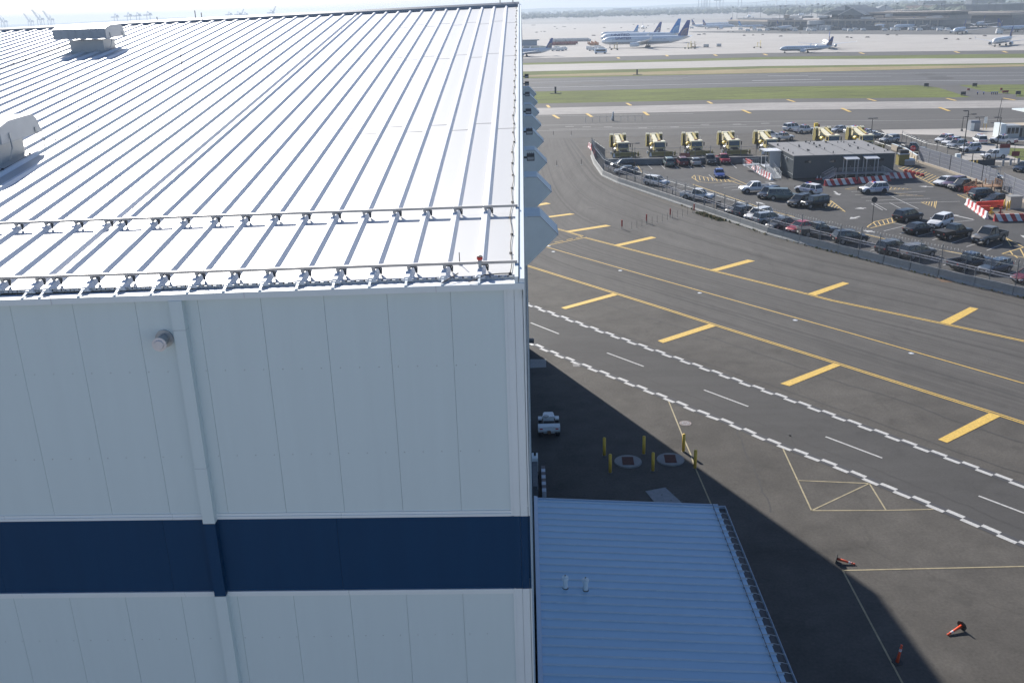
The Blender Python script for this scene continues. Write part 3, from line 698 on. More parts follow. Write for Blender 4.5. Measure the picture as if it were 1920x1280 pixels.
while y > YL0:
    q = []
    for x in (.20, 10.0):
        z = zl(x)-.005; q += [(x, y-.065, z), (x, y+.065, z), (x, y+.035, z+.055), (x, y-.035, z+.055)]
    b.add(q, [(0,1,2,3),(7,6,5,4),(0,4,5,1),(1,5,6,2),(2,6,7,3),(3,7,4,0)]); y -= .61
lp(b, "roof_seam", m_lrib, lroof)
b = MB(); b.hexa([(.005,YL0,5.90),(.20,YL0,5.89),(.20,YL1+.1,5.89),(.005,YL1+.1,5.90),(.005,YL0,6.05),(.20,YL0,5.99),(.20,YL1+.1,5.99),(.005,YL1+.1,6.05)])
b.hexa([(.2,YL1,zl(.2)-.2),(10.0,YL1,zl(10)-.2),(10.0,YL1+.08,zl(10)-.2),(.2,YL1+.08,zl(.2)-.2),(.2,YL1,zl(.2)+.05),(10.0,YL1,zl(10)+.05),(10.0,YL1+.08,zl(10)+.05),(.2,YL1+.08,zl(.2)+.05)])
lp(b, "flashing", m_lflash)
b = MB(); b.box(.01, 9.8, YL0, YL1-.15, 0, 5.15); lp(b, "wall", m_wpan)
zg = zl(10)
b = MB(); b.box(9.97, 10.38, YL0, YL1+.05, zg-.24, zg-.21, 1); b.box(10.36, 10.385, YL0, YL1+.05, zg-.21, zg-.02, 0); b.box(9.97,9.995,YL0,YL1+.05,zg-.21,zg-.13,0); b.box(9.97,10.36,YL1+.01,YL1+.05,zg-.21,zg-.03,0)
lg = lp(b, "gutter", [m_lflash, m_clmp])
y = YL1-.25
while y > YL0:
    b = MB(); b.pipe([(9.70,y-.02,zl(9.7)+.08),(10.10,y,zg+.05),(10.2,y-.02,zg+.02),(10.37,y,zg-.02)], .014, 5)
    b.pipe([(9.72,y-.28,zl(9.7)+.01),(9.66,y-.24,zl(9.7)+.05),(9.64,y-.18,zl(9.7)+.06),(9.70,y-.14,zl(9.7)+.01)], .010, 4, m=1)
    lp(b, "gutter_strap", [m_gal, m_clmp], lg); y -= .61
b = MB(); b.box(9.66, 9.685, YL0, YL1, zl(9.66)+.09, zl(9.66)+.11); lp(b, "edge_wire", m_clmp, lg)
for px, py in ((1060,1103),(1098,1105)):
    p = G(px, py, 5.78); b = MB(); x, y, z = p.x, p.y, zl(p.x)
    b.tube((x,y,z-.05),(x,y,z+.48),.11,14,m=0); b.tube((x,y,z+.44),(x,y,z+.60),.15,14,m=0); b.tube((x,y,z+.60),(x,y,z+.66),.07,12,r2=.04,m=0)
    b.tube((x,y,z-.02),(x,y,z+.03),.16,14,r2=.12,m=1); b.tube((x,y,z+.66),(x,y,z+.70),.03,8,m=1)
    lp(b, "vent_pipe", [m_fasc, m_clmp])

# ================================================================== things on the near apron
m_ybol = mat("bollard_yellow", (0.72, 0.47, 0.06), .5, var=.08, scale=4)
def bollard_tpl():
    r = thing("bollard", "x", "bollard"); b = MB()
    b.tube((0,0,0),(0,0,1.38),.115,16); b.tube((0,0,1.38),(0,0,1.42),.115,16,r2=.07); b.build("post", m_ybol, r, True)
    b = MB(); b.tube((0,0,-.01),(0,0,.012),.17,16); b.build("footing", mat("bollard_foot",(.2,.2,.19),.8), r); return r
bt = bollard_tpl(); GB = "yellow bollards around the round tank hatches"
for px, py, lab in [(1133,853,"yellow bollard standing nearest the white tractor"),(1144,885,"yellow bollard just left of the left round hatch"),(1207,850,"yellow bollard at the back between the two round hatches"),
                    (1224,882,"yellow bollard in front, between the two round hatches"),(1281.3,846,"tall sunlit yellow bollard behind the right round hatch"),(1303,877,"yellow bollard at the edge of the shadow right of the hatches")]:
    place(bt, G(px,py), 0, lab, GB)
m_hat = mat("hatch_concrete", (0.23,0.235,0.235), .8, var=.1, scale=2)
m_rust = mat("rusty_hatch_lid", (0.10,0.035,0.025), .8, var=.25, scale=6)
def hatch_tpl():
    r = thing("tank_hatch", "x", "hatch"); b = MB(); b.tube((0,0,0),(0,0,.10),1.0,40,r2=.97); b.build("pad", m_hat, r)
    b = MB(); b.box(-.42,.40,-.62,.62,.10,.125); 
    for k in range(6): b.box(-.40,.38,-.55+.2*k,-.50+.2*k,.125,.14)
    b.build("lid", m_rust, r); return r
ht = hatch_tpl()
place(ht, G(1177.5,866), rad(-2), "left round concrete tank hatch with a rusty rectangular lid", "round tank hatches")
place(ht, G(1257,862), rad(-3), "right round concrete tank hatch with a rusty rectangular lid", "round tank hatches")
r = thing("manhole_cover", "small round manhole cover on the sunlit asphalt beside the thin yellow line", "manhole cover", G(1285,793.5))
b = MB(); b.tube((0,0,0),(0,0,.022),.47,32); b.build("frame", mat("cover_pink",(.25,.21,.20),.7,var=.2,scale=8), r)
b = MB(); b.tube((0,0,.022),(0,0,.03),.36,28); [b.cbox((.24*cos(a),.24*sin(a),.03),(.1,.05,.008),1,a) for a in [k*pi/5 for k in range(10)]]; b.build("lid", [mat("cover_iron",(.19,.165,.16),.6,var=.15,scale=8),m_gal], r)
r = thing("drain_grate", "square slotted drain grate beside the zipper line", "drain grate", G(1081,684.5), 0)
b = MB(); b.box(-.33,.33,-.42,.42,0,.018); b.build("frame", mat("grate_frame",(.22,.21,.2),.7), r)
b = MB(); [b.box(-.30+.1*k,-.25+.1*k,-.36,-.04,.018,.024) for k in range(7)]; [b.box(-.30+.1*k,-.25+.1*k,.04,.36,.018,.024) for k in range(7)]; b.build("slots", m_clmp, r)
r = thing("steel_plate", "grey steel road plate lying beside the lean-to roof", "steel plate", G(1245,932), 0)
P = [G(1210,921),(G(1247,914)),G(1290,953),G(1240,957)]; c = r.location.copy(); b = MB(); b.prism([(p.x-c.x,p.y-c.y) for p in P], .005, .035); b.build("plate", mat("plate_grey",(.20,.22,.24),.6,var=.15,scale=3), r)
b = MB(); [b.tube((x,y,.035),(x,y,.045),.06,10) for x,y in [(-.5,1.1),(.3,1.3),(-.1,.3),(.7,.4),(.4,-.5),(1.1,-.6),(.9,-1.2)]]; b.build("lift_hole", m_clmp, r)
# delineator cones
m_or = mat("orange_plastic", (0.85,0.10,0.03), .5, var=.05); m_refl = mat("reflective_white", (.8,.8,.8), .4); m_rub = mat("black_rubber", (.03,.03,.03), .8)
def cone_tpl():
    r = thing("delineator_cone", "x", "traffic cone"); b = MB(); b.tube((0,0,.04),(0,0,.98),.085,16,r2=.045); b.tube((0,0,.98),(0,0,1.07),.045,12,r2=.06); b.tube((0,0,.86),(0,0,.90),.065,14); b.build("cone", m_or, r, True)
    b = MB(); b.tube((0,0,.70),(0,0,.78),.066,16,r2=.062); b.tube((0,0,.81),(0,0,.86),.061,16,r2=.058); b.build("reflective_band", m_refl, r)
    b = MB(); b.tube((0,0,0),(0,0,.04),.28,8); b.build("base", m_rub, r); return r
ct = cone_tpl(); GC = "orange delineator cones left on the apron"
place(ct, G(1682,1241), 0, "orange delineator cone still standing upright in the shadow", GC).rotation_euler = (rad(3), rad(5), 0)
def fallen(basepx, tippx, lab):
    a, c = G(*basepx), G(*tippx); d = (c-a); o = place(ct, a+Vector((0,0,.24)), 0, lab, GC)
    o.rotation_euler = (0, rad(100), math.atan2(d.y, d.x))
fallen((1567,1053), (1609,1059.5), "fallen orange cone at the shadow edge, its tip pointing right")
fallen((1803,1179), (1772,1193), "fallen orange cone on sunlit asphalt with its black base towards the back")
# baggage tractor
m_tug = mat("tractor_white", (.62,.66,.68), .45, var=.08, scale=3); m_tugd = mat("tractor_black", (.03,.03,.032), .6)
m_glass = mat("window_glass", (.018,.024,.03), .06, var=.05, spec=.8); m_tyre = mat("tyre", (.025,.025,.026), .85); m_rim = mat("wheel_rim", (.35,.35,.36), .4, metal=.6)
m_tail = mat("tail_light", (.45,.02,.02), .3); m_lamp = mat("head_light", (.7,.72,.74), .15); m_chr = mat("number_plate", (.6,.6,.58), .4)
tg = thing("baggage_tractor", "small white open baggage tractor parked in the hangar's shadow", "tractor", G(1029,806), rad(90))
b = MB(); b.yprism([(-1.35,.35),(-1.45,.55),(-1.40,.92),(-.85,.95),(-.80,.55),(.35,.62),(.42,.95),(1.35,.88),(1.45,.6),(1.4,.35)], -.42, .42)
b.yprism([(-1.35,.45),(-1.45,.62),(-1.38,.90),(-.85,.95),(-.82,.5)], -.84, .84); b.build("body", m_tug, tg)
b = MB(); b.yprism([(.38,.95),(1.3,.90),(1.33,.6),(.36,.6)], -.40, .40); b.add([(.36,-.5,.98),(.36,.5,.98),(1.25,.34,1.0),(1.25,-.34,1.0),(.36,-.5,.85),(.36,.5,.85),(1.3,.34,.85),(1.3,-.34,.85)], [(0,3,2,1),(4,5,6,7),(0,1,5,4),(1,2,6,5),(2,3,7,6),(3,0,4,7)]); b.build("hood", mat("tractor_hood",(.70,.73,.74),.4), tg)
for sy in (-1, 1):
    b = MB(); b.cbox((.55, sy*.66, .72), (.5,.30,.12)); b.build("fender", m_tug, tg)
    for wx in (-.95, .62):
        b = MB(); b.tube((wx, sy*.52, .32), (wx, sy*.80, .32), .32, 18); wq = b.build("wheel", m_tyre, tg)
        b = MB(); b.tube((wx, sy*.80, .32), (wx, sy*.815, .32), .18, 14); b.build("rim", m_rim, wq)
    b = MB(); b.cbox((-1.455, sy*.60, .72), (.03,.22,.09)); b.build("tail_light", m_tail, tg)
b = MB(); b.box(-.5,.30,-.40,.40,.62,.66); b.box(-.62,-.50,-.42,.42,.66,1.0); b.build("seat", m_tugd, tg)
b = MB(); n = 18; R = .19
for k in range(n):
    a0, a1 = 2*pi*k/n, 2*pi*(k+1)/n; b.tube((.18-.05*cos(a0), .2+R*sin(a0), 1.10+R*cos(a0)*.6),(.18-.05*cos(a1), .2+R*sin(a1), 1.10+R*cos(a1)*.6), .016, 5)
b.tube((.18,.2,1.10),(.35,.2,.9),.02,6); b.beam((.18,.02,1.1),(.18,.38,1.1),.02,.02); b.build("steering_wheel", m_tugd, tg)
b = MB(); b.box(-1.58,-1.42,-.14,.14,.42,.62); b.tube((-1.55,0,.36),(-1.55,0,.68),.03,8); b.build("tow_hitch", mat("rusty_steel",(.16,.09,.05),.7,var=.3,scale=8), tg)
# gear beside the gable wall, mostly behind the wall line
r = thing("striped_board", "low board with blue-white and grey stripes standing beside the hangar wall", "barrier board", G(1019.5,907))
b = MB(); z = 0; L = (G(1019,882)-G(1020,931)).length
for k in range(8): b.box(-.14,.14,-L/2+L*k/8,-L/2+L*(k+1)/8,0,.45,k % 2)
b.build("board", [mat("stripe_white",(.55,.6,.66),.6), mat("stripe_grey",(.18,.15,.15),.7,var=.3,scale=9)], r)
r = thing("ground_power_unit", "grey ground power unit with a white top against the hangar wall", "power unit", G(1004.5,912))
b = MB(); b.box(-.22,.16,-2.4,1.6,.15,1.1); b.box(-.20,.10,-2.3,-1.2,1.1,1.25); b.build("housing", mat("unit_grey",(.10,.11,.12),.6,var=.3,scale=5), r)
b = MB(); b.box(-.22,.2,1.65,2.5,.3,1.35); b.build("white_cabinet", m_fasc, r)
b = MB(); b.tube((0,2.1,1.35),(0,2.1,1.55),.08,8); [b.tube((-.2,y,.15),(.22,y,.15),.15,10) for y in (-1.9,1.2)]; b.build("wheels", m_tyre, r)
r = thing("wall_lamp", "black wall lamp poking out at the far hangar corner", "lamp", G(994,642,1.0))
b = MB(); b.cbox((.12,0,0),(.5,.5,.35)); b.tube((-.3,0,.2),(.1,0,.2),.08,8); b.build("housing", m_clmp, r)
# taxiway centre-line studs
m_stud = mat("stud_white", (.8,.8,.78), .4)
def stud_tpl():
    r = thing("taxiway_light", "x", "taxiway light"); b = MB(); b.tube((0,0,.02),(0,0,.05),.16,14,r2=.1); b.build("body", m_stud, r); b = MB(); b.tube((0,0,.018),(0,0,.026),.26,14); b.build("base", m_gal, r); return r
st = stud_tpl()
for k, (px, py) in enumerate([(1037.5,472),(1163,507.5),(1312,549.5),(1491,600.5),(1708.5,662.5)]):
    place(st, G(px,py), 0, "white in-pavement taxiway light, %s from the left beside the single yellow line" % ordn(k+1), "taxiway centre-line lights")
place(st, G(1029,461.5), 0, "white in-pavement taxiway light just below the dashed crossing line", "taxiway centre-line lights")
# red markers and thin rods on the taxiway
mp_ = thing("red_marker_post", "x", "marker post"); b = MB(); b.tube((0,0,0),(0,0,.55),.05,8); b.build("stem", m_clmp, mp_); b = MB(); b.tube((0,0,.5),(0,0,1.75),.14,12); b.build("sleeve", mat("marker_red",(.33,.05,.04),.6,var=.2,scale=4), mp_); b = MB(); b.tube((0,0,0),(0,0,.06),.2,12); b.build("base", m_clmp, mp_)
for k, (px, py) in enumerate([(1166,429.5),(1212,418.5),(1256.5,407.5),(1301,399)]):
    place(mp_, G(px,py), 0, "dark red marker post on the taxiway, %s of four from the left" % ordn(k+1), "dark red marker posts in a row").scale = (.8,.8,.78)
tr = thing("thin_rod", "x", "marker rod"); b = MB(); b.tube((0,0,0),(0,0,1.2),.025,5); b.build("rod", m_clmp, tr); b = MB(); b.tube((0,0,0),(0,0,.04),.08,8); b.build("base", m_gal, tr)
for k in range(13):
    t = k/12; place(tr, G(1184.5+114*t, 431-29.5*t), 0, "thin grey rod in the row behind the red marker posts, %s from the left" % ordn(k+1), "thin grey rods across the taxiway")
for px, py, lab in [(1071,254,"thin grey post left of the snow trucks, behind the others"),(1037.5,254,"thin grey post at the far left of the shoulder"),(1044,311,"low grey post on the taxiway bend, nearer the hangar"),(1090,309,"low grey post on the taxiway bend, nearer the fence")]:
    place(tr, G(px,py), 0, lab, "thin posts at the taxiway bend").scale = (2.5, 2.5, .9)
r = thing("wind_sensor", "white and black sensor on a fenced pad left of the snow trucks", "sensor", G(1150,227))
b = MB(); b.tube((0,0,0),(0,0,2.2),.25,8,r2=.12); b.build("mast", m_clmp, r); b = MB(); b.tube((-.5,0,.2),(0,0,2.6),.22,8); b.build("housing", m_stud, r)
b = MB()
for k in range(9):
    x = -8+2*k; b.tube((x,-1.5,0),(x,-1.5,1.5),.05,5)
b.beam((-8,-1.5,1.4),(8,-1.5,1.4),.05,.05); b.build("guard_rail", m_gal, r)

# ================================================================== barriers and fences
m_jer = mat("barrier_concrete", (.30,.30,.29), .85, var=.12, scale=1.5); m_jfoot = mat("barrier_foot", (.36,.34,.30), .9, var=.15, scale=2)
def jersey(L, h=1.05, m=None, name="concrete_barrier", stripes=None):
    prof = [(-.30,0),(.30,0),(.30,.10),(.14,.35),(.09,h),(-.09,h),(-.14,.35),(-.30,.10)]
    b = MB()
    if stripes:
        mats, n, sh = stripes
        for k in range(n):
            xa, xb = -L/2+L*k/n, -L/2+L*(k+1)/n; o = len(b.v)
            q = []
            for x in (xa, xb):
                for p in prof: q.append((min(max(x-sh*p[1], -L/2), L/2), p[0], p[1]))
            N = len(prof); b.add(q, [tuple(range(N)), tuple(range(N,2*N))[::-1]]+[(i, N+i, N+(i+1)%N, (i+1)%N) for i in range(N)], k % 2)
        return b, mats
    b.xprism([(p[0],p[1]) for p in prof], -L/2+.03, L/2-.03)
    return b, [m or m_jer]
WALL = [(1109.5,293),(1115,308),(1131,330.5),(1160,344),(1300,391.5),(1440,439.5),(1500,456),(1610,483),(1760,520),(1900,553),(1990,573)]
def walk(pts, step):
    P = PX(pts); out = []; k = 0
    for a, c in zip(P, P[1:]):
        d = c-a; n = max(1, round(d.length/step))
        for i in range(n): out.append((a+d*((i+.5)/n), math.atan2(d.y, d.x), d.length/n))
    return out
seg = walk(WALL, 3.66)
GJ = "grey concrete barriers below the chain-link fence"
jt = {}
for k, (p, a, L) in enumerate(seg):
    key = round(L, 1)
    if key not in jt:
        b, ms = jersey(L); r = thing("concrete_barrier", "x", "barrier"); b.build("block", ms, r)
        b = MB(); b.box(L/2-.04, L/2+.04, -.05, .05, .2, .9); b.build("joint_key", m_clmp, r)
        b = MB(); [b.box(x-.2, x+.2, -.315, -.28, 0, .07) for x in (-L/4, L/4)]; b.build("drain_slot", m_clmp, r); jt[key] = r
    place(jt[key], p, a, "grey concrete barrier under the fence, %s from the striped barriers at the far end" % ordn(k+1), GJ)
m_post = mat("fence_post_metal", (.20,.205,.21), .5, metal=.3); m_wire = mat("fence_wire", (.17,.17,.17), .6)
def fence(name, pts, label, h=2.6, base=0.0, off=0.0, post=3.0, mesh=.22, coil=True, group=None, rail=True, wr=.006, low=True):
    P = PX(pts) if not isinstance(pts[0], Vector) else pts
    r = thing(name, label, "fence", P[0]); O = P[0]; w_ = MB(); rl = MB(); co = MB()
    for a, c in zip(P, P[1:]):
        d = c-a; L = d.length; e = d.normalized(); n = max(1, round(L/post)); nv = Vector((-e.y, e.x, 0)); a = a-O+nv*off
        for i in range(n+(1 if c is P[-1] else 0)):
            q = a+e*(L*i/n); b = MB(); tall = h+(.75 if i % 3 == 0 and coil else .35)
            b.tube((q.x,q.y,base),(q.x,q.y,base+tall),.05,6); b.tube((q.x,q.y,base+tall),(q.x,q.y,base+tall+.05),.07,6,r2=.02); b.build("post", m_post, r)
        if rail: 
            for z in ((base+.12, base+h) if low else (base+h,)): rl.tube(a+Vector((0,0,z)), a+e*L+Vector((0,0,z)), .028, 5)
        if mesh:
            k = -h
            while k < L:
                for s_ in (1, -1):
                    u0, u1 = k, k+h; z0, z1 = (0, h) if s_ > 0 else (h, 0)
                    if u0 < 0: z0 += (z1-z0)*(-u0)/h; u0 = 0
                    if u1 > L: z1 = z0+(z1-z0)*(L-u0)/(u1-u0); u1 = L
                    w_.tube(a+e*u0+Vector((0,0,base+z0)), a+e*u1+Vector((0,0,base+z1)), wr, 3, cap=False)
                k += mesh
        if coil:
            s_ = 0; pr = None
            while s_ < L:
                t = s_*2*pi/.45; q = a+e*s_+nv*(.22*cos(t))+Vector((0,0,base+h+.35+.22*sin(t)))
                if pr is not None: co.tube(pr, q, .011, 3, cap=False)
                pr = q; s_ += .09
    if rl.v: rl.build("rail", m_gal, r)
    if w_.v: w_.build("wire_mesh", m_wire, r)
    if co.v: co.build("razor_coil", m_gal, r)
    return r
fence("chain_link_fence", WALL, "long chain-link fence with razor coil on top of the grey barriers around the parking lot", h=2.3, base=.9, off=.12, mesh=.30)
# guard rail with pale top in front of the lot
gr = thing("guard_rail", "pale double guard rail running along the inside of the parking fence", "guard rail", G(1131,322)); O = gr.location.copy(); b = MB()
PP = [p-O for p in PX([(1131,318),(1160,330),(1300,378.5),(1440,425),(1500,441),(1610,467),(1760,503),(1900,536)])]
for z in (.85, 1.15):
    for a, c in zip(PP, PP[1:]): b.beam(a+Vector((0,0,z)), c+Vector((0,0,z)), .08, .10)
b.build("rail", mat("pale_rail",(.52,.50,.50),.5), gr); 
for a, c in zip(PP, PP[1:]):
    for i in range(max(1, int((c-a).length/3.2))):
        q = a+(c-a)*(i/max(1,int((c-a).length/3.2))); b = MB(); b.box(q.x-.06,q.x+.06,q.y-.06,q.y+.06,0,1.1); b.build("post", m_post, gr)
# back wall of the lot: long low dark wall with fence
bw = thing("low_wall", "long dark low wall behind the parked row, in front of the snow trucks", "wall", G(1136,311))
A, B = G(1134,310), G(1446,304.5); O = bw.location.copy(); d = (B-A); e = d.normalized(); nv = Vector((-e.y,e.x,0))
b = MB(); b.beam(A-O+Vector((0,0,.6)), B-O+Vector((0,0,.6)), .35, 1.2); b.build("wall", mat("dark_wall",(.13,.155,.18),.8,var=.12,scale=1), bw)
b = MB(); b.beam(A-O+Vector((0,0,1.23)), B-O+Vector((0,0,1.23)), .45, .06); b.build("coping", mat("wall_coping",(.24,.25,.26),.8), bw)
fence("chain_link_fence", [A+nv*.4, B+nv*.4], "chain-link fence behind the low dark wall, in front of the snow trucks", h=2.6, base=.6, mesh=.35, coil=False, wr=.005)
fence("chain_link_fence", [(1109.5,285),(1134,304)], "short dense fence panel from the striped barriers to the low wall", h=2.6, base=.2, mesh=.16, coil=False, wr=.012)
m_rs = mat("barrier_red", (.42,.035,.04), .6, var=.1, scale=4); m_ws = mat("barrier_white", (.68,.69,.70), .6, var=.07, scale=4)
def striped(a, c, n, lab, h=1.05, sh=.55, first=0):
    A, B = G(*a), G(*c); d = B-A; L = d.length
    b, ms = jersey(L, h, stripes=([m_rs, m_ws] if not first else [m_ws, m_rs], n, sh)); r = thing("striped_barrier", lab, "barrier", (A+B)/2, math.atan2(d.y,d.x), "red and white striped barriers"); b.build("block", ms, r)
    b = MB(); [b.box(x-.25,x+.25,-.31,.31,-.0,.05) for x in (-L/3, L/3)]; b.build("foot", m_clmp, r)
striped((1104,275.5),(1110,281),5,"far striped barrier at the tip of the fence row, small and pale pink")
striped((1110,281.5),(1116.5,291),5,"striped barrier at the near end of the tip, with a bright red end face", sh=.2)
striped((1411,315),(1425,326),9,"striped barrier at the foot of the ramp, the farther of two", sh=.15, first=1)
striped((1425.5,327),(1447,338),9,"striped barrier at the foot of the ramp, the nearer of two", sh=.15, first=1)
striped((1545.5,348.8),(1608,344),9,"long striped barrier before the stairs of the grey building, left half")
striped((1608.5,343.8),(1670,339),9,"long striped barrier before the stairs of the grey building, right half")
striped((1660,339-4),(1717,334),9,"striped barrier right of the grey building, set behind the long pair", sh=.55)
striped((1812,384),(1850,411),11,"striped barrier seen edge-on left of the orange barriers", sh=.1, first=1)
striped((1863,415),(1960,413),11,"striped barrier at the right edge below the orange barriers")
m_orb = mat("orange_barrier_plastic", (.80,.075,.04), .45, var=.06, scale=3)
def water(a, c, lab, h=1.0):
    A, B = G(*a), G(*c); d = B-A; L = d.length; r = thing("plastic_barrier", lab, "barrier", (A+B)/2, math.atan2(d.y,d.x), "orange plastic barriers")
    b = MB(); b.xprism([(-.28,0),(.28,0),(.24,.3),(.12,.5),(.14,h),(-.14,h),(-.12,.5),(-.24,.3)], -L/2, L/2); b.build("shell", m_orb, r)
    b = MB(); [b.box(-L/2+L*f-.18,-L/2+L*f+.18,-.30,-.22,.12,.30) for f in (.2,.5,.8)]; [b.tube((-L/2+L*f,0,h),(-L/2+L*f,0,h+.05),.07,8) for f in (.15,.85)]; b.build("fork_slot", mat("slot_dark",(.25,.02,.015),.6), r)
water((1398,306),(1409,311),"orange plastic barrier by the low wall beside the ramp")
water((1807,361),(1829,361.5),"orange plastic barrier lying behind the black pickup")
water((1830,391),(1880,387.5),"orange plastic barrier, the long back one of the right-hand group")
water((1832,398),(1856,398),"orange plastic barrier, the short front one of the right-hand group")
water((1113,287),(1115.5,296),"small red barrier end standing at the fence tip")
for k, (px, py) in enumerate([(1698,322.5),(1706,324),(1713,326),(1721,328),(1729,330.5)]):
    r = thing("orange_barrel", "squat orange barrel in the hatched corner, %s from the left" % ordn(k+1), "traffic barrel", G(px,py), 0, "squat orange barrels in the hatched corner")
    b = MB(); b.tube((0,0,0),(0,0,.45),.38,12,r2=.30); b.build("drum", mat("barrel_red",(.45,.05,.03),.6), r); b = MB(); b.tube((0,0,0),(0,0,.08),.45,12); b.build("base", m_rub, r)

# ================================================================== vehicles
def paint(n, c, met=0.0): return mat("car_paint_"+n, c, .35, metal=met, var=.02, scale=1, coat=.25)
PAINT = dict(white=paint("white",(.70,.71,.72)), black=paint("black",(.012,.013,.015)), grey=paint("dark_grey",(.065,.07,.075),.3), silver=paint("silver",(.42,.44,.46),.5),
             navy=paint("navy",(.015,.03,.06),.2), blue=paint("blue",(.03,.07,.28),.2), red=paint("red",(.36,.02,.04)), maroon=paint("maroon",(.12,.012,.02)), green=paint("grey_green",(.16,.20,.19),.3),
             teal=paint("dark_teal",(.02,.04,.05),.2), slate=paint("slate_blue",(.06,.09,.13),.3), purple=paint("purple_grey",(.14,.10,.16),.3), pewter=paint("pewter",(.17,.16,.15),.4))
m_trim = mat("black_trim", (.02,.02,.022), .6); m_cblu = mat("livery_blue", (.03,.06,.30), .4)
m_lred = mat("light_bar_red", (.6,.03,.03), .3); m_lblu = mat("light_bar_blue", (.03,.08,.5), .3)
SPEC = {  # L, halfwidth, body stations (x, zlow, ztop, wscale), glass bottom x range, glass top x range, belt z, roof z, wheels (x), wheel r
 'sedan':  (4.75,.91,[(-2.37,.45,.80,.82),(-2.25,.28,.98,.93),(-1.4,.22,1.0,1),(0,.20,.95,1),(1.1,.22,.92,1),(2.1,.26,.74,.93),(2.37,.38,.58,.78)],(-1.95,1.15),(-1.15,.30),.93,1.44,(-1.45,1.42),.335),
 'hatch':  (4.3,.90,[(-2.15,.45,.90,.84),(-2.08,.3,1.02,.93),(-1.3,.24,1.02,1),(0,.22,.98,1),(1.0,.24,.98,1),(1.85,.28,.80,.93),(2.12,.4,.62,.8)],(-2.05,1.15),(-1.75,.25),.98,1.52,(-1.35,1.32),.33),
 'suv':    (4.85,.96,[(-2.42,.5,.95,.86),(-2.34,.34,1.10,.95),(-1.4,.30,1.12,1),(0,.28,1.08,1),(1.1,.30,1.08,1),(2.1,.34,.98,.95),(2.42,.5,.76,.82)],(-2.32,1.22),(-2.0,.40),1.08,1.74,(-1.48,1.50),.385),
 'jeep':   (4.5,.92,[(-2.2,.5,1.15,.95),(-2.15,.45,1.18,1),(-.5,.42,1.15,1),(.75,.42,1.12,1),(.9,.45,1.10,.80),(2.1,.5,1.08,.76),(2.2,.55,1.0,.74)],(-2.15,.95),(-2.1,.70),1.15,1.85,(-1.35,1.45),.41),
 'pickup': (5.6,.99,[(-.75,.42,1.10,1),(.3,.40,1.12,1),(1.4,.42,1.14,1),(2.5,.46,1.08,.95),(2.8,.56,.86,.86)],(-.75,1.45),(-.55,.70),1.10,1.86,(-1.75,1.80),.42),
 'van':    (5.0,.98,[(-2.5,.5,1.05,.9),(-2.44,.36,1.12,.98),(0,.32,1.1,1),(1.3,.34,1.08,1),(2.25,.38,.95,.95),(2.5,.5,.78,.85)],(-2.42,1.55),(-2.2,.70),1.08,1.85,(-1.55,1.55),.38)}
CARS = {}
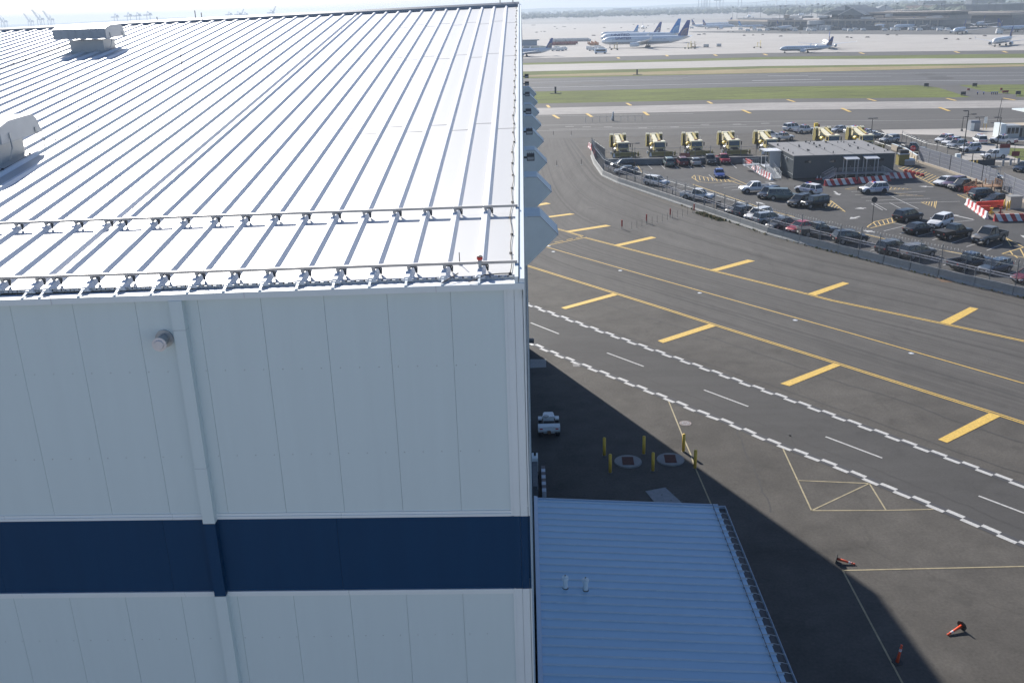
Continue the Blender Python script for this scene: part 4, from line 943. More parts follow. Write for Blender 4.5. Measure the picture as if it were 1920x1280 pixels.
def car_tpl(kind, col, extra=''):
    key = (kind, col, extra)
    if key in CARS: return CARS[key]
    L, W, ST, gb, gt, zb, zr, wh, wr = SPEC[kind]; pm = PAINT[col]
    nm = {'sedan':'sedan','hatch':'hatchback','suv':'suv','jeep':'boxy_suv','pickup':'pickup_truck','van':'large_suv'}[kind]
    r = thing(nm, "x", {'sedan':'car','hatch':'car','pickup':'pickup truck'}.get(kind,'suv'))
    def ring(x, z0, z1, s):
        w = W*s; return [(x,-w*.86,z0),(x,-w,z0+.22),(x,-w*1.0,z1-.22),(x,-w*.90,z1-.02),(x,-w*.5,z1+.02),(x,w*.5,z1+.02),(x,w*.90,z1-.02),(x,w*1.0,z1-.22),(x,w,z0+.22),(x,w*.86,z0)]
    b = MB(); b.loft([ring(*s) for s in ST])
    if kind == 'pickup':
        b.box(-2.80,-.76,-W,-W+.09,.55,1.16); b.box(-2.80,-.76,W-.09,W,.55,1.16); b.box(-2.80,-2.70,-W+.09,W-.09,.55,1.16); b.box(-.83,-.75,-W+.09,W-.09,.6,1.16); b.box(-2.72,-.80,-W+.09,W-.09,.62,.70,1); b.box(-2.85,-2.80,-W+.05,W-.05,.45,.62,1)
    body = b.build("body", [pm, m_trim], r)
    if extra == 'cover':
        b = MB(); b.box(-2.78,-.78,-W+.02,W-.02,1.16,1.20); b.build("bed_cover", m_trim, r)
    gw, tw = W*.88, W*.70
    b = MB(); b.add([(gb[0],-gw,zb),(gb[1],-gw*.94,zb-.04),(gb[1],gw*.94,zb-.04),(gb[0],gw,zb),(gt[0],-tw,zr),(gt[1],-tw,zr),(gt[1],tw,zr),(gt[0],tw,zr)], [(3,2,1,0),(4,5,6,7),(0,1,5,4),(1,2,6,5),(2,3,7,6),(3,0,4,7)])
    b.build("window", m_glass, r)
    b = MB(); e = .03; xm = (gt[0]+gt[1])/2
    b.loft([[(gt[0]-.04,-tw-.02,zr-.04),(gt[0]-.04,tw+.02,zr-.04),(gt[0]-.04,tw-.05,zr+.012),(gt[0]-.04,-tw+.05,zr+.012)],[(xm,-tw-.02,zr-.03),(xm,tw+.02,zr-.03),(xm,tw-.05,zr+.04),(xm,-tw+.05,zr+.04)],[(gt[1]+.04,-tw-.02,zr-.04),(gt[1]+.04,tw+.02,zr-.04),(gt[1]+.04,tw-.05,zr+.01),(gt[1]+.04,-tw+.05,zr+.01)]])
    def lerp(a, c, t): return a+(c-a)*t
    for s in (-1, 1):
        for f in (0.0, .36, .66, 1.0):
            if kind == 'pickup' and f == .66: continue
            x0, x1 = lerp(gb[0], gb[1], f), lerp(gt[0], gt[1], f); b.beam((x0, s*(gw+.004), zb-.02), (x1, s*(tw+.012), zr-.02), .05, .085 if f not in (1.0,) else .06)
    b.build("roof", pm, r)
    for wx in wh:
        for s in (-1, 1):
            q = MB(); q.tube((wx, s*(W-.22), wr), (wx, s*(W+.012), wr), wr, 18); w = q.build("wheel", m_tyre, r)
            q = MB(); q.tube((wx, s*(W+.012), wr), (wx, s*(W+.022), wr), wr*.62, 12); q.build("rim", m_rim if 'police' not in extra else m_trim, w)
    for wx in wh:
        for s in (-1, 1): b = MB(); b.tube((wx, s*(W-.3), wr+.02), (wx, s*(W+.003), wr+.02), wr+.07, 18); b.build("wheel_arch", m_trim, r)
    xf, zf_ = ST[-1][0], (ST[-1][1]+ST[-1][2])/2+.04
    for s in (-1, 1):
        b = MB(); b.hexa([(xf-.30, s*W*.60, zf_-.06),(xf+.02, s*W*.50, zf_-.06),(xf+.02, s*W*.76, zf_-.06),(xf-.25, s*W*.95, zf_-.06),(xf-.30, s*W*.60, zf_+.10),(xf-.01, s*W*.50, zf_+.09),(xf-.01, s*W*.76, zf_+.09),(xf-.25, s*W*.94, zf_+.11)]); b.build("headlight", m_lamp, r)
        xr = -2.82 if kind == 'pickup' else ST[0][0]
        b = MB(); b.box(xr-.02, xr+.14, min(s*W*.70, s*W*.93), max(s*W*.70, s*W*.93), .86 if kind != 'sedan' else .74, .98 if kind != 'sedan' else .83); b.build("tail_light", m_tail, r)
        b = MB(); b.cbox((gb[1]-.35, s*(W+.07), zb+.0), (.12,.16,.13)); b.build("mirror", pm, r)
    b = MB(); b.box(xf-.02, xf+.025, -W*.42, W*.42, ST[-1][1]+.02, ST[-1][2]-.06); b.build("grille", m_trim, r)
    b = MB(); b.box(xf+.02, xf+.045, -.16, .16, ST[-1][1]+.02, ST[-1][1]+.12); xr = -2.85 if kind == 'pickup' else ST[0][0]; b.box(xr-.03, xr+.02, -.16, .16, .62, .74); b.build("number_plate", m_chr, r)
    if 'bar' in extra or 'police' in extra:
        b = MB(); b.box(-.10,.18,-.55,0,zr+.05,zr+.15,0); b.box(-.10,.18,0,.55,zr+.05,zr+.15,1); b.build("light_bar", [m_lred, m_lblu], r)
    if 'police' in extra:
        for s in (-1, 1):
            b = MB(); y0, y1 = sorted((s*(W-.02), s*(W+.006))); b.box(-2.0, 2.0, y0, y1, .88, .94); b.box(-2.1,-1.2,y0,y1,.94,1.0); b.build("side_stripe", m_cblu, r)
            text("lettering", "POLICE", .33, m_cblu, r, (-.35, s*(W+.004), .68), (pi/2, 0, 0 if s < 0 else pi), sx=1.1)
        b = MB(); b.box(2.44,2.56,-.55,.55,.42,.92); b.box(2.40,2.58,-.60,-.5,.36,.98); b.box(2.40,2.58,.5,.6,.36,.98); b.build("push_bumper", m_trim, r)
    if 'chev' in extra:
        xr = -2.86 if kind == 'pickup' else ST[0][0]-.03
        b = MB()
        for k in range(6):
            y = -W*.8+k*W*.27; b.add([(xr,y,.58),(xr,y+.12,.58),(xr,y+.26,.98),(xr,y+.14,.98),(xr+.02,y,.58),(xr+.02,y+.12,.58),(xr+.02,y+.26,.98),(xr+.02,y+.14,.98)], [(0,1,2,3),(7,6,5,4),(0,4,5,1),(1,5,6,2),(2,6,7,3),(3,7,4,0)])
        b.build("red_chevrons", m_lred, r)
    CARS[key] = r; return r
GP = "vehicles parked in the fenced lot"; GQ = "white and silver vehicles parked beyond the grey building"; GR = "vehicles parked by the gate"
def car(kind, col, c, a, bdir, lab, grp=GP, extra='', k=1.0):
    p = G(*c); A, B = G(*a), G(*bdir); d = B-A
    return place(car_tpl(kind, col, extra), p, math.atan2(d.y, d.x), lab, grp)
UP = ((1247,317),(1238,308.5))     # nose to the low wall
DN = ((1238,308.5),(1247,317))
car('suv','green',(1253,310.5),*UP,"grey-green suv, leftmost of the five backed along the low dark wall")
car('suv','maroon',(1278,309.5),*UP,"dark maroon suv second from the left along the low wall")
car('sedan','silver',(1303,309),*UP,"silver sedan in the middle of the row along the low wall")
car('pickup','grey',(1330,306.5),*DN,"dark grey pickup facing the viewer beside the red one")
car('pickup','red',(1356,305.5),*DN,"bright red pickup facing the viewer at the low wall")
car('sedan','blue',(1348.5,331.5),(1345,326),(1350,336),"bright blue sedan standing alone by the yellow hatched island")
car('suv','black',(1167,314.5),(1190,313),(1150,315),"black suv in the far left corner, half behind the slate sedan")
car('sedan','slate',(1173,325),(1196,323.5),(1152,325.5),"slate blue sedan at the far left corner of the lot")
car('suv','white',(1231,347.5),(1209,343.5),(1253,349),"white suv parked alone against the fence, nose to the right")
car('pickup','white',(1308,374.5),(1280,371),(1336,376),"white double-cab pickup at the fence with gear in its bed")
car('pickup','white',(1416,360.5),(1440,359.5),(1392,362),"white pickup facing left at the head of the middle row")
car('suv','navy',(1441,370),(1464,363),(1428,373),"navy suv between the white pickup and the grey-green van")
car('van','green',(1467,374),(1447,372),(1490,372.5),"large grey-green suv facing right in the middle row")
car('suv','white',(1515,362.5),(1534,366),(1496,359),"white police suv with blue stripe seen from behind, in the middle row",extra='police')
car('suv','black',(1499,385),(1520,379),(1484,388),"black suv just left of the boxy black off-roader")
car('jeep','black',(1527,388.5),(1549,386),(1506,391),"boxy black off-road vehicle at the end of the middle row")
car('sedan','black',(1385,398.5),(1412,393),(1364,402),"black sedan, first of the bunch along the fence")
car('suv','grey',(1401,405.5),(1384,405),(1418,399),"dark grey suv tucked between the black sedan and a white suv")
car('suv','white',(1421,411.5),(1446,404.5),(1398,415),"white suv with dark roof bars, nose to the fence")
car('suv','silver',(1441,418.5),(1420,419),(1464,413.5),"silver suv facing away from the fence in the bunch")
car('sedan','grey',(1463,427),(1489,421),(1437,430),"long dark grey sedan right of the silver suv")
car('sedan','red',(1500,433.5),(1520,428.5),(1479,437),"red sedan nosed up to the fence")
car('pickup','grey',(1533,441.5),(1505,441),(1560,438.5),"dark grey pickup right of the red sedan",extra='cover')
car('suv','black',(1593,454.5),(1566,454),(1620,450.5),"black suv alone at the fence, right of the grey pickup")
car('suv','grey',(1674,473.5),(1654,475),(1697,467.5),"grey suv, left one of the pair at the fence")
car('suv','pewter',(1719,481.5),(1697,483),(1742,476.5),"pewter suv, right one of the pair at the fence")
car('pickup','navy',(1818,501.5),(1795,502.5),(1845,495),"navy pickup backed to the fence at the lower right")
car('hatch','slate',(1864,509.5),(1889,504.5),(1840,514),"slate hatchback next to the navy pickup")
car('sedan','maroon',(1930,526),(1955,521),(1905,530),"maroon sedan cut by the right edge, behind the fence")
car('suv','black',(1702,413),(1683,415.5),(1722,408.5),"black suv at the yellow ladder-striped island")
car('suv','white',(1762,424),(1780,416),(1745,428.5),"white suv with black sunroof facing the viewer",extra='')
car('sedan','black',(1722,436),(1703,438.5),(1742,431.5),"small black sedan below the black suv")
car('pickup','black',(1787,445),(1765,447.5),(1812,439.5),"black pickup with covered bed right of the black sedan",extra='cover')
car('pickup','pewter',(1853,454),(1880,447),(1828,460),"big pewter pickup with a long shadow at the right").scale = (1,1,1.14)
car('suv','white',(1637,361.5),(1661,360),(1613,363),"white police suv with blue lettering before the striped barriers",extra='police')
car('sedan','white',(1771,346.5),(1790,342),(1755,348.5),"white sedan at the foot of the slatted fence",GR)
car('suv','purple',(1789,350.5),(1808,346),(1772,353),"purple-grey suv between white sedan and black pickup",GR)
car('pickup','black',(1807,356),(1838,353),(1780,358.5),"long black pickup below the slatted fence",GR)
car('suv','teal',(1845,373),(1828,373),(1866,370.5),"dark teal suv above the orange barriers",GR)
car('sedan','black',(1866,381),(1889,378),(1843,383),"low black sedan right behind the orange barriers",GR)
car('suv','white',(1770,267),(1795,264),(1752,270),"white suv, farthest of the fan of four near the lamp post",GR,'bar')
car('suv','white',(1783,272),(1808,269),(1765,275),"white suv, second of the fan of four",GR,'bar')
car('suv','silver',(1793,277.5),(1818,274),(1774,280),"silver suv, third of the fan of four",GR,'bar')
car('suv','white',(1817,284),(1842,281.5),(1793,286),"white police suv nearest of the fan of four",GR,'police')
car('van','white',(1836,268.5),(1846,273),(1828,265),"white emergency van with red chevrons on its tail",GR,'bar chev')
car('pickup','white',(1880,269.5),(1893,271),(1860,268),"white utility pickup with red chevrons by the white shed",GR,'bar chev')
car('suv','white',(1862,297),(1884,296),(1838,298),"white suv half hidden behind the black sliding gate",GR)
car('pickup','pewter',(1710,286.5),(1692,285),(1732,286.5),"pewter pickup behind the stop sign",GR)
car('suv','navy',(1920,321),(1935,318),(1900,324),"dark navy suv coming in at the right edge",GR)
for k, (c, a, d, kd) in enumerate([((1842,329),(1832,325),(1853,333),'sedan'),((1857,337),(1846,333),(1868,341),'suv'),((1872,345.5),(1862,341),(1884,350),'sedan'),((1892,355),(1882,351),(1903,359),'suv'),((1911,364),(1900,360),(1922,368),'sedan'),((1742,301),(1730,298),(1752,304),'suv')]):
    car(kd,'white' if k != 2 else 'silver',c,a,d,["white sedan peeking over the slatted fence near the yellow bollards","white suv behind the slatted fence left of the scaffold stair","silver sedan behind the scaffold stair","white suv just right of the scaffold stair, behind the slats","white sedan at the right edge behind the slatted fence","white suv behind the far end of the slatted fence"][k],GR)
for kind, col, c, a, d, lab, ex in [('suv','white',(1442,258.5),(1428,258),(1456,256),"white suv, leftmost beyond the grey building",''),('pickup','white',(1467,263.5),(1448,263.5),(1488,260),"white pickup in front of the leftmost white suv",'bar'),
    ('van','white',(1485,244.5),(1470,245),(1504,241.5),"large white suv behind the pickup, near the yellow box",'bar'),('pickup','white',(1507,249),(1490,249.5),(1526,245.5),"white pickup just left of the yellow box",'bar'),('sedan','silver',(1544,252),(1528,252),(1560,249),"silver sedan right below the yellow box",''),
    ('sedan','silver',(1573,247),(1588,245.5),(1560,248.5),"silver sedan facing left between the two rear snow trucks",''),('van','white',(1601,251),(1586,251),(1616,249),"white van-like suv behind the rightmost snow truck",'bar'),('sedan','white',(1622,254),(1634,252.5),(1609,255.5),"white sedan facing left beside the lamp post",'bar'),
    ('sedan','silver',(1641,257),(1628,257.5),(1656,254.5),"silver sedan right of the lamp post",''),('suv','silver',(1667,267),(1681,265.5),(1653,268.5),"silver suv alone on the right beyond the grey building",'')]:
    car(kind, col, c, a, d, lab, GQ, ex)

# snow trucks ------------------------------------------------------
m_ty = mat("truck_yellow", (.60,.50,.20), .5, var=.08, scale=3); m_tp = mat("truck_pale_yellow", (.84,.78,.56), .5, var=.05, scale=3); m_ol = mat("truck_olive", (.27,.22,.05), .6, var=.12, scale=3)
m_chas = mat("chassis_black", (.03,.03,.035), .7, var=.3, scale=6); m_pol = mat("bare_metal", (.45,.46,.47), .4, metal=.4, var=.2, scale=6)
sk = thing("snow_truck", "x", "snow truck")
b = MB(); b.box(1.9,3.9,-1.25,1.25,1.15,1.75); b.hexa([(1.9,-1.25,1.75),(3.9,-1.25,1.75),(3.9,1.25,1.75),(1.9,1.25,1.75),(1.95,-1.2,3.0),(3.7,-1.2,3.0),(3.7,1.2,3.0),(1.95,1.2,3.0)]); b.build("cab", m_ty, sk)
b = MB(); b.box(1.85,3.85,-1.28,1.28,3.0,3.18); b.box(3.6,3.95,-1.28,1.28,2.94,3.06); b.build("cab_roof", m_tp, sk)
b = MB(); b.hexa([(3.86,-1.12,1.85),(3.93,-1.12,1.85),(3.93,1.12,1.85),(3.86,1.12,1.85),(3.70,-1.10,2.88),(3.76,-1.10,2.88),(3.76,1.10,2.88),(3.70,1.10,2.88)]); b.build("windscreen", m_glass, sk)
for s in (-1, 1):
    b = MB(); y0, y1 = sorted((s*1.215, s*1.262)); b.box(2.3,3.55,y0,y1,1.95,2.8); b.build("side_window", m_glass, sk)
    b = MB(); b.cbox((3.95, s*1.52, 2.0), (.10,.22,.85)); b.beam((3.8,s*1.2,2.8),(3.95,s*1.5,2.8),.05,.05); b.build("mirror", m_trim, sk)
    b = MB(); b.cbox((3.93, s*.95, 1.28), (.06,.30,.18)); b.build("headlight", m_lamp, sk)
b = MB(); b.box(3.9,3.95,-.8,.8,.9,1.55); b.box(-4.4,3.9,-.5,.5,.7,1.1); b.box(-4.3,1.8,-1.15,-.7,.75,1.3); b.box(-3.6,1.5,.7,1.15,.75,1.35); b.build("chassis", m_chas, sk)
for wx in (-3.2,-1.8,2.9):
    for s in (-1, 1):
        q = MB(); q.tube((wx, s*.85, .55), (wx, s*1.22, .55), .55, 18); w = q.build("wheel", m_tyre, sk); q = MB(); q.tube((wx, s*1.22, .55), (wx, s*1.235, .55), .3, 12); q.build("rim", m_rim, w)
b = MB(); b.yprism([(-4.9,1.0),(-3.5,1.0),(-2.9,2.2),(-3.2,3.9),(-3.9,4.25),(-4.7,3.6),(-5.0,2.4)], -1.75, -1.15); b.build("rear_wing", m_ol, sk); b = MB(); b.yprism([(-4.9,1.0),(-3.5,1.0),(-2.9,2.2),(-3.2,3.9),(-3.9,4.25),(-4.7,3.6),(-5.0,2.4)], 1.15, 1.75); b.build("rear_wing", m_ol, sk)
b = MB(); b.yprism([(-5.02,2.2),(-4.75,3.65),(-3.9,4.32),(-3.15,3.98),(-3.3,3.86),(-3.9,4.15),(-4.6,3.5),(-4.85,2.2)], -1.8, -1.1); b.yprism([(-5.02,2.2),(-4.75,3.65),(-3.9,4.32),(-3.15,3.98),(-3.3,3.86),(-3.9,4.15),(-4.6,3.5),(-4.85,2.2)], 1.1, 1.8); b.yprism([(-4.6,1.2),(-3.4,1.2),(-3.3,3.5),(-4.3,3.7)], -.6, .6); b.build("wing_rim", m_tp, sk)
b = MB(); [b.yprism([(-3.45,1.2),(-2.84,2.2),(-3.08,3.5),(-3.25,3.4),(-3.0,2.2),(-3.55,1.3)], ya, yb) for ya, yb in ((-1.70,-1.42),(1.30,1.60))]; b.box(-3.4,-2.7,-1.1,1.1,1.1,2.1); b.build("wing_shade", m_chas, sk)  # raised dark panels standing in for the shade inside the wing hollows
b = MB(); b.beam((-3.9,-.35,3.75),(1.75,-.55,2.95),.75,.55); b.box(-4.4,-3.4,-.8,.8,3.5,4.05); b.build("boom", m_tp, sk)
b = MB(); b.beam((-3.7,.55,4.0),(1.8,.35,3.2),.30,.26); b.tube((-2.9,.1,3.1),(1.4,-.05,2.5),.14,8); b.build("boom_arm", m_ty, sk)
b = MB(); b.tube((-1.2,-1.0,1.9),(-.1,-1.0,1.9),.45,14); b.tube((-2.6,-.9,1.7),(-1.6,-.9,1.9),.32,12); b.box(-2.4,.6,-.5,1.0,1.3,1.9); b.build("hopper", mat("hopper_yellow",(.62,.46,.06),.5,var=.1,scale=4), sk)
b = MB(); b.box(.2,1.6,-1.2,-.6,1.3,1.9); b.tube((.4,-1.3,1.2),(1.7,-1.3,1.2),.3,10); b.box(4.0,4.7,-.9,-.5,.8,1.2); b.box(1.0,1.7,.5,1.15,1.3,2.4); b.build("tank", m_pol, sk)
b = MB(); q0 = [(5.10,.06),(5.35,.08),(5.26,.4),(5.34,.75),(5.55,.98),(5.44,1.04),(5.16,.80),(5.05,.4)]; b.yprism(q0, -2.65, 2.55); b.build("plough_blade", m_ol, sk)
b = MB(); b.yprism([(4.98,.86),(5.56,1.0),(5.52,1.12),(4.92,.97)], -2.75, 2.6); b.build("plough_edge", m_ty, sk)
b = MB(); b.beam((3.9,-.5,.8),(5.1,-.9,.6),.18,.18); b.beam((3.9,.5,.8),(5.1,.9,.6),.18,.18); b.beam((4.0,-.7,1.1),(4.4,.9,1.1),.2,.25); b.build("plough_arm", m_chas, sk)
b = MB(); b.hexa([(5.65,-2.6,.1),(5.85,-2.6,.1),(5.85,-2.0,.1),(5.65,-2.0,.1),(5.6,-2.45,.95),(5.75,-2.45,.95),(5.75,-2.1,.95),(5.6,-2.1,.95)]); b.box(4.9,5.1,-3.0,-2.6,.7,1.3); b.build("plough_shoe", m_stud, sk)
b = MB(); b.box(5.0,5.15,2.9,3.3,.1,.9); b.yprism([(4.6,.05),(5.4,.05),(5.0,1.2)], 3.1, 3.2); b.build("plough_wing", m_ol, sk)
b = MB(); b.box(2.5,3.0,-.35,.35,3.18,3.34); b.build("roof_hatch", m_maroon if False else mat("hatch_maroon",(.20,.03,.03),.6), sk)
b = MB(); b.tube((3.3,.9,3.18),(3.3,.9,3.5),.06,6); b.tube((2.2,1.1,3.18),(2.2,1.1,3.9),.03,5); b.build("beacon", m_stud, sk)
GS = "yellow snow trucks parked side by side"
HD = rad(-90+2.5)
labs = ["yellow snow truck at the left end of the row, beside the fence tip","second yellow snow truck from the left, right of the twin-head lamp","third yellow snow truck, with a red sign before its plough","fourth yellow snow truck, above the red pickup","fifth yellow snow truck, partly behind the ramp of the grey building","yellow snow truck seen over the left part of the grey roof","yellow snow truck seen over the right part of the grey roof"]
base = G(1161,285); last = G(1431,279)
stp = (last-base)/4
for k in range(5): place(sk, base+stp*k+Vector((0,-2.6,0)), HD+rad(rnd.uniform(-1.2,1.2)), labs[k], GS).scale = (1,1,.93)
for k, px in ((5, 1564),(6, 1628)): 
    p = G(px, 281 if k == 5 else 280); place(sk, p+Vector((0,5,0)), HD, labs[k], GS).scale = (1,1,.93)

# ================================================================== grey modular building
m_mod = mat("charcoal_siding", (.060,.075,.085), .6, var=.08, scale=2); m_modr = mat("grey_membrane_roof", (.20,.20,.205), .8, var=.08, scale=1.2)
m_alu = mat("pale_aluminium", (.55,.57,.60), .4, metal=.2, var=.04); m_door = mat("door_grey", (.045,.055,.065), .5)
C0 = G(1485.8,337.3); Bm = thing("modular_building", "single-storey charcoal modular building with a flat grey roof and two canopies", "building", C0, rad(0.8))
BW, BD, BH = 18.3, 17.6, 4.25
b = MB(); b.box(0,BW,0,BD,.25,BH); [b.box(BW*k/60-.012,BW*k/60+.012,-.02,0,.4,BH-.1) for k in range(1,60)]; [b.box(-.02,0,BD*k/58-.012,BD*k/58+.012,.4,BH-.1) for k in range(1,58)]; b.box(.1,BW-.1,.1,BD-.1,0,.25,1); wl = b.build("wall", [m_mod, m_trim], Bm)
b = MB(); b.box(-.12,BW+.12,-.12,BD+.12,BH+.003,BH+.14); [b.box(BW*k/5-.05,BW*k/5+.05,-.125,BD+.125,BH+.14,BH+.16,1) for k in range(1,5)]; rf = b.build("roof", [m_modr, m_trim], Bm)
rr = random.Random(3)
for k in range(34):
    col = rr.choice([0,1,1,1,2,2,3,4]); x = BW*(col+rr.uniform(.2,.95))/5 if col > 2 else BW*(col)/5+rr.choice([.35,.6,3.3]); y = rr.uniform(.8,BD-.8); x = max(.5, x)
    b = MB(); b.tube((x,y,BH+.14),(x,y,BH+.14+rr.uniform(.2,.4)),.09 if k % 3 else .16,8); b.build("roof_vent", m_clmp, rf)
b = MB(); b.box(-.045,-.022,.2,BD-.3,BH-.75,BH-.68); b.box(-.045,-.022,0,3.5,.95,1.02); b.build("conduit", m_gal, wl)
for y in (4.2, 13.6):
    b = MB(); b.tube((-.30,y,BH-1.0),(-.02,y,BH-.9),.20,12,r2=.12); b.build("wall_lamp", m_alu, wl)
for x, w in ((2.0,1.1),(6.6,1.0),(15.3,1.1)):
    b = MB(); b.box(x,x+w,-.035,-.003,3.05,3.4); wd = b.build("window", m_glass, Bm); b = MB(); b.box(x-.05,x+w+.05,-.05,-.036,3.0,3.05); b.box(x-.05,x+w+.05,-.05,-.036,3.4,3.45); b.build("frame", m_trim, wd)
for x in (9.55,13.15):
    b = MB(); b.box(x,x+.95,-.04,-.003,1.25,3.2); dr = b.build("door", m_door, Bm); b = MB(); b.box(x+.8,x+.86,-.08,-.04,2.1,2.25); b.build("handle", m_alu, dr)
    b = MB(); [b.box(px-.05,px+.05,py-.05,py+.05,.0 if py < -1 else 1.2,3.75) for px in (x-.55,x+1.5) for py in (-2.0,-.35)]; b.build("canopy_post", m_alu, Bm)
    b = MB(); b.hexa([(x-.75,-2.25,3.72),(x+1.7,-2.25,3.72),(x+1.7,-.04,3.92),(x-.75,-.04,3.92),(x-.75,-2.25,3.85),(x+1.7,-2.25,3.85),(x+1.7,-.04,4.05),(x-.75,-.04,4.05)]); b.build("canopy", m_alu, Bm)
b = MB(); b.box(7.2,16.0,-2.2,-.05,1.1,1.2); [b.box(x-.05,x+.05,-2.15,-2.05,0,1.1) for x in (7.3,9.0,10.8,12.6,14.4,15.9)]
for x in (8,10.8,13.4): b.beam((x,-2.1,.1),(x+1.6,-2.1,1.0),.05,.05); b.beam((x,-2.1,1.0),(x+1.6,-2.1,.1),.05,.05)
b.build("landing", m_gal, Bm)
def railing(b, a, c, h=1.05, n=8):
    a, c = Vector(a), Vector(c); z = Vector((0,0,h))
    b.beam(a+z, c+z, .05,.05); b.beam(a+z*.1, c+z*.1, .04,.04)
    for i in range(n+1): q = a.lerp(c, i/n); b.beam(q, q+z, .03,.03)
b = MB(); railing(b,(7.6,-2.2,1.2),(15.9,-2.2,1.2),n=40); railing(b,(7.2,-2.2,1.2),(6.0,-3.4+.0,.1),n=6); b.build("railing", m_gal, Bm)
for x0, s in ((7.2,-1),(16.0,1)):
    b = MB()
    for k in range(7): b.box(x0+s*.28*k-(.28 if s < 0 else 0), x0+s*.28*(k+1)-(0 if s > 0 else .0) if s > 0 else x0-.28*k, -1.75, -.5, 1.05-.165*k, 1.09-.165*k)
    b.beam((x0,-1.8,1.05),(x0+s*2.0,-1.8,0),.05,.25); b.beam((x0,-.45,1.05),(x0+s*2.0,-.45,0),.05,.25)
    railing(b,(x0,-1.8,1.2),(x0+s*2.0,-1.8,.1),n=9); railing(b,(x0,-.45,1.2),(x0+s*2.0,-.45,.1),n=9); b.build("stair", m_alu, Bm)
# porch on the left side
b = MB(); b.box(-3.1,-.05,8.0,11.2,1.1,1.2); b.box(-2.2,-.1,8.2,8.28,1.2,4.0); b.box(-3.0,-2.92,8.2,11.0,1.2,1.3); b.build("porch", m_alu, Bm)
b = MB(); [b.box(px-.05,px+.05,py-.05,py+.05,0,4.05) for px in (-3.0,-.25) for py in (8.0,11.1)]; b.build("canopy_post", m_alu, Bm)
b = MB(); b.box(-3.3,-.05,7.7,11.4,4.05,4.2); [b.box(-3.3+.3*k,-3.2+.3*k,7.7,11.4,4.2,4.24) for k in range(11)]; b.build("canopy", m_alu, Bm)
b = MB(); b.hexa([(-2.9,1.6,.0),(-1.6,1.6,.0),(-1.6,8.0,.0),(-2.9,8.0,.0),(-2.9,1.6,.06),(-1.6,1.6,.06),(-1.6,8.0,1.15),(-2.9,8.0,1.15)]); b.hexa([(-6.2,11.2,.9),(-3.1,11.2,1.1),(-3.1,12.6,1.1),(-6.2,12.6,.9),(-6.2,11.2,1.0),(-3.1,11.2,1.2),(-3.1,12.6,1.2),(-6.2,12.6,1.0)]); b.build("ramp", m_gal, Bm)
b = MB(); railing(b,(-2.9,1.6,.1),(-2.9,8.0,1.2),n=20); railing(b,(-1.6,1.6,.1),(-1.6,8.0,1.2),n=20); railing(b,(-4.6,3.0,.1),(-6.2,12.6,1.0),n=24); railing(b,(-3.9,3.0,.1),(-5.4,12.6,1.0),n=4); railing(b,(-3.1,12.6,1.1),(-6.2,12.6,1.0),n=8); b.build("ramp_railing", m_alu, Bm)
for k, (x, y) in enumerate(((4.3,-.7),(4.9,-.7))):
    q = Bm.matrix_basis @ Vector((x,y,0)); r = thing("white_cone", "white and red cone against the dark front wall, %s one" % ("left","right")[k], "traffic cone", C0+Vector((x,y,0)), 0, "white and red cones at the dark wall")
    b = MB(); b.tube((0,0,.05),(0,0,.75),.17,12,r2=.04,m=0); b.build("cone", m_ws, r); b = MB(); b.box(-.22,.22,-.22,.22,0,.30); b.build("base", m_rs, r)

# ================================================================== gate area on the right
m_slat = mat("grey_slat", (.17,.18,.215), .5, var=.05, scale=1); m_beige = mat("beige_concrete", (.42,.36,.28), .85, var=.1, scale=2)
m_pole = mat("dark_pole", (.045,.042,.042), .5); m_wood = mat("timber", (.33,.20,.12), .8, var=.2, scale=6); m_dgl = mat("dark_panel", (.04,.05,.065), .4)
def slats(pts, lab, h=3.0):
    P = PX(pts); O = P[0]; r = thing("slatted_fence", lab, "fence", O); b = MB(); q = MB(); c_ = MB()
    for a, c in zip(P, P[1:]):
        d = c-a; L = d.length; e = d.normalized(); a = a-O
        for k in range(4): z = .45+k*.66; b.beam(a+Vector((0,0,z+.31)), a+e*L+Vector((0,0,z+.31)), .05, .60, 0)
        for k in range(5): z = .42+k*.66; b.beam(a+Vector((0,0,z)), a+e*L+Vector((0,0,z)), .08, .05, 1)
        c_.beam(a+Vector((0,0,.2)), a+e*L+Vector((0,0,.2)), .5, .4)
        n = int(L/3.2)
        for i in range(n+1): p = a+e*(L*i/max(n,1)); t_ = MB(); t_.box(p.x-.06,p.x+.06,p.y-.06,p.y+.06,0,h+.15); t_.build("post", m_gal, r)
    b.build("slats", [m_slat, m_gal], r); c_.build("footing", m_beige, r); return r
slats([(1721,304),(1780,323),(1840,344),(1866,354)], "long grey slatted fence left of the scaffold stair")
slats([(1878,360),(1920,379),(1990,412)], "grey slatted fence running out at the right edge")
r = thing("concrete_curb_wall", "low beige concrete wall between the olive generator and the slatted fence", "wall", G(1693,288)); O = r.location.copy(); b = MB()
P = [p-O for p in PX([(1672,280),(1696,288.5),(1719,303)])]
for a, c in zip(P, P[1:]): b.beam(a+Vector((0,0,.6)), c+Vector((0,0,.6)), .3, 1.2)
b.build("wall", m_beige, r); b = MB(); [b.beam(a+Vector((0,0,1.22)), c+Vector((0,0,1.22)), .36, .05) for a, c in zip(P, P[1:])]; b.build("coping", m_fasc, r)
fence("chain_link_fence", [(1690,271),(1735,290),(1796,301)], "dark chain-link fence with razor coil behind the slatted fence", h=2.3, mesh=.35, wr=.006)
fence("chain_link_fence", [(1872,291),(1990,301)], "dark chain-link fence beside the small green lawn", h=2.2, mesh=.4, coil=False)
fence("chain_link_fence", [(1640,266),(1672,276)], "row of dark posts with wire behind the right end of the grey building", h=2.3, mesh=.4, coil=False)
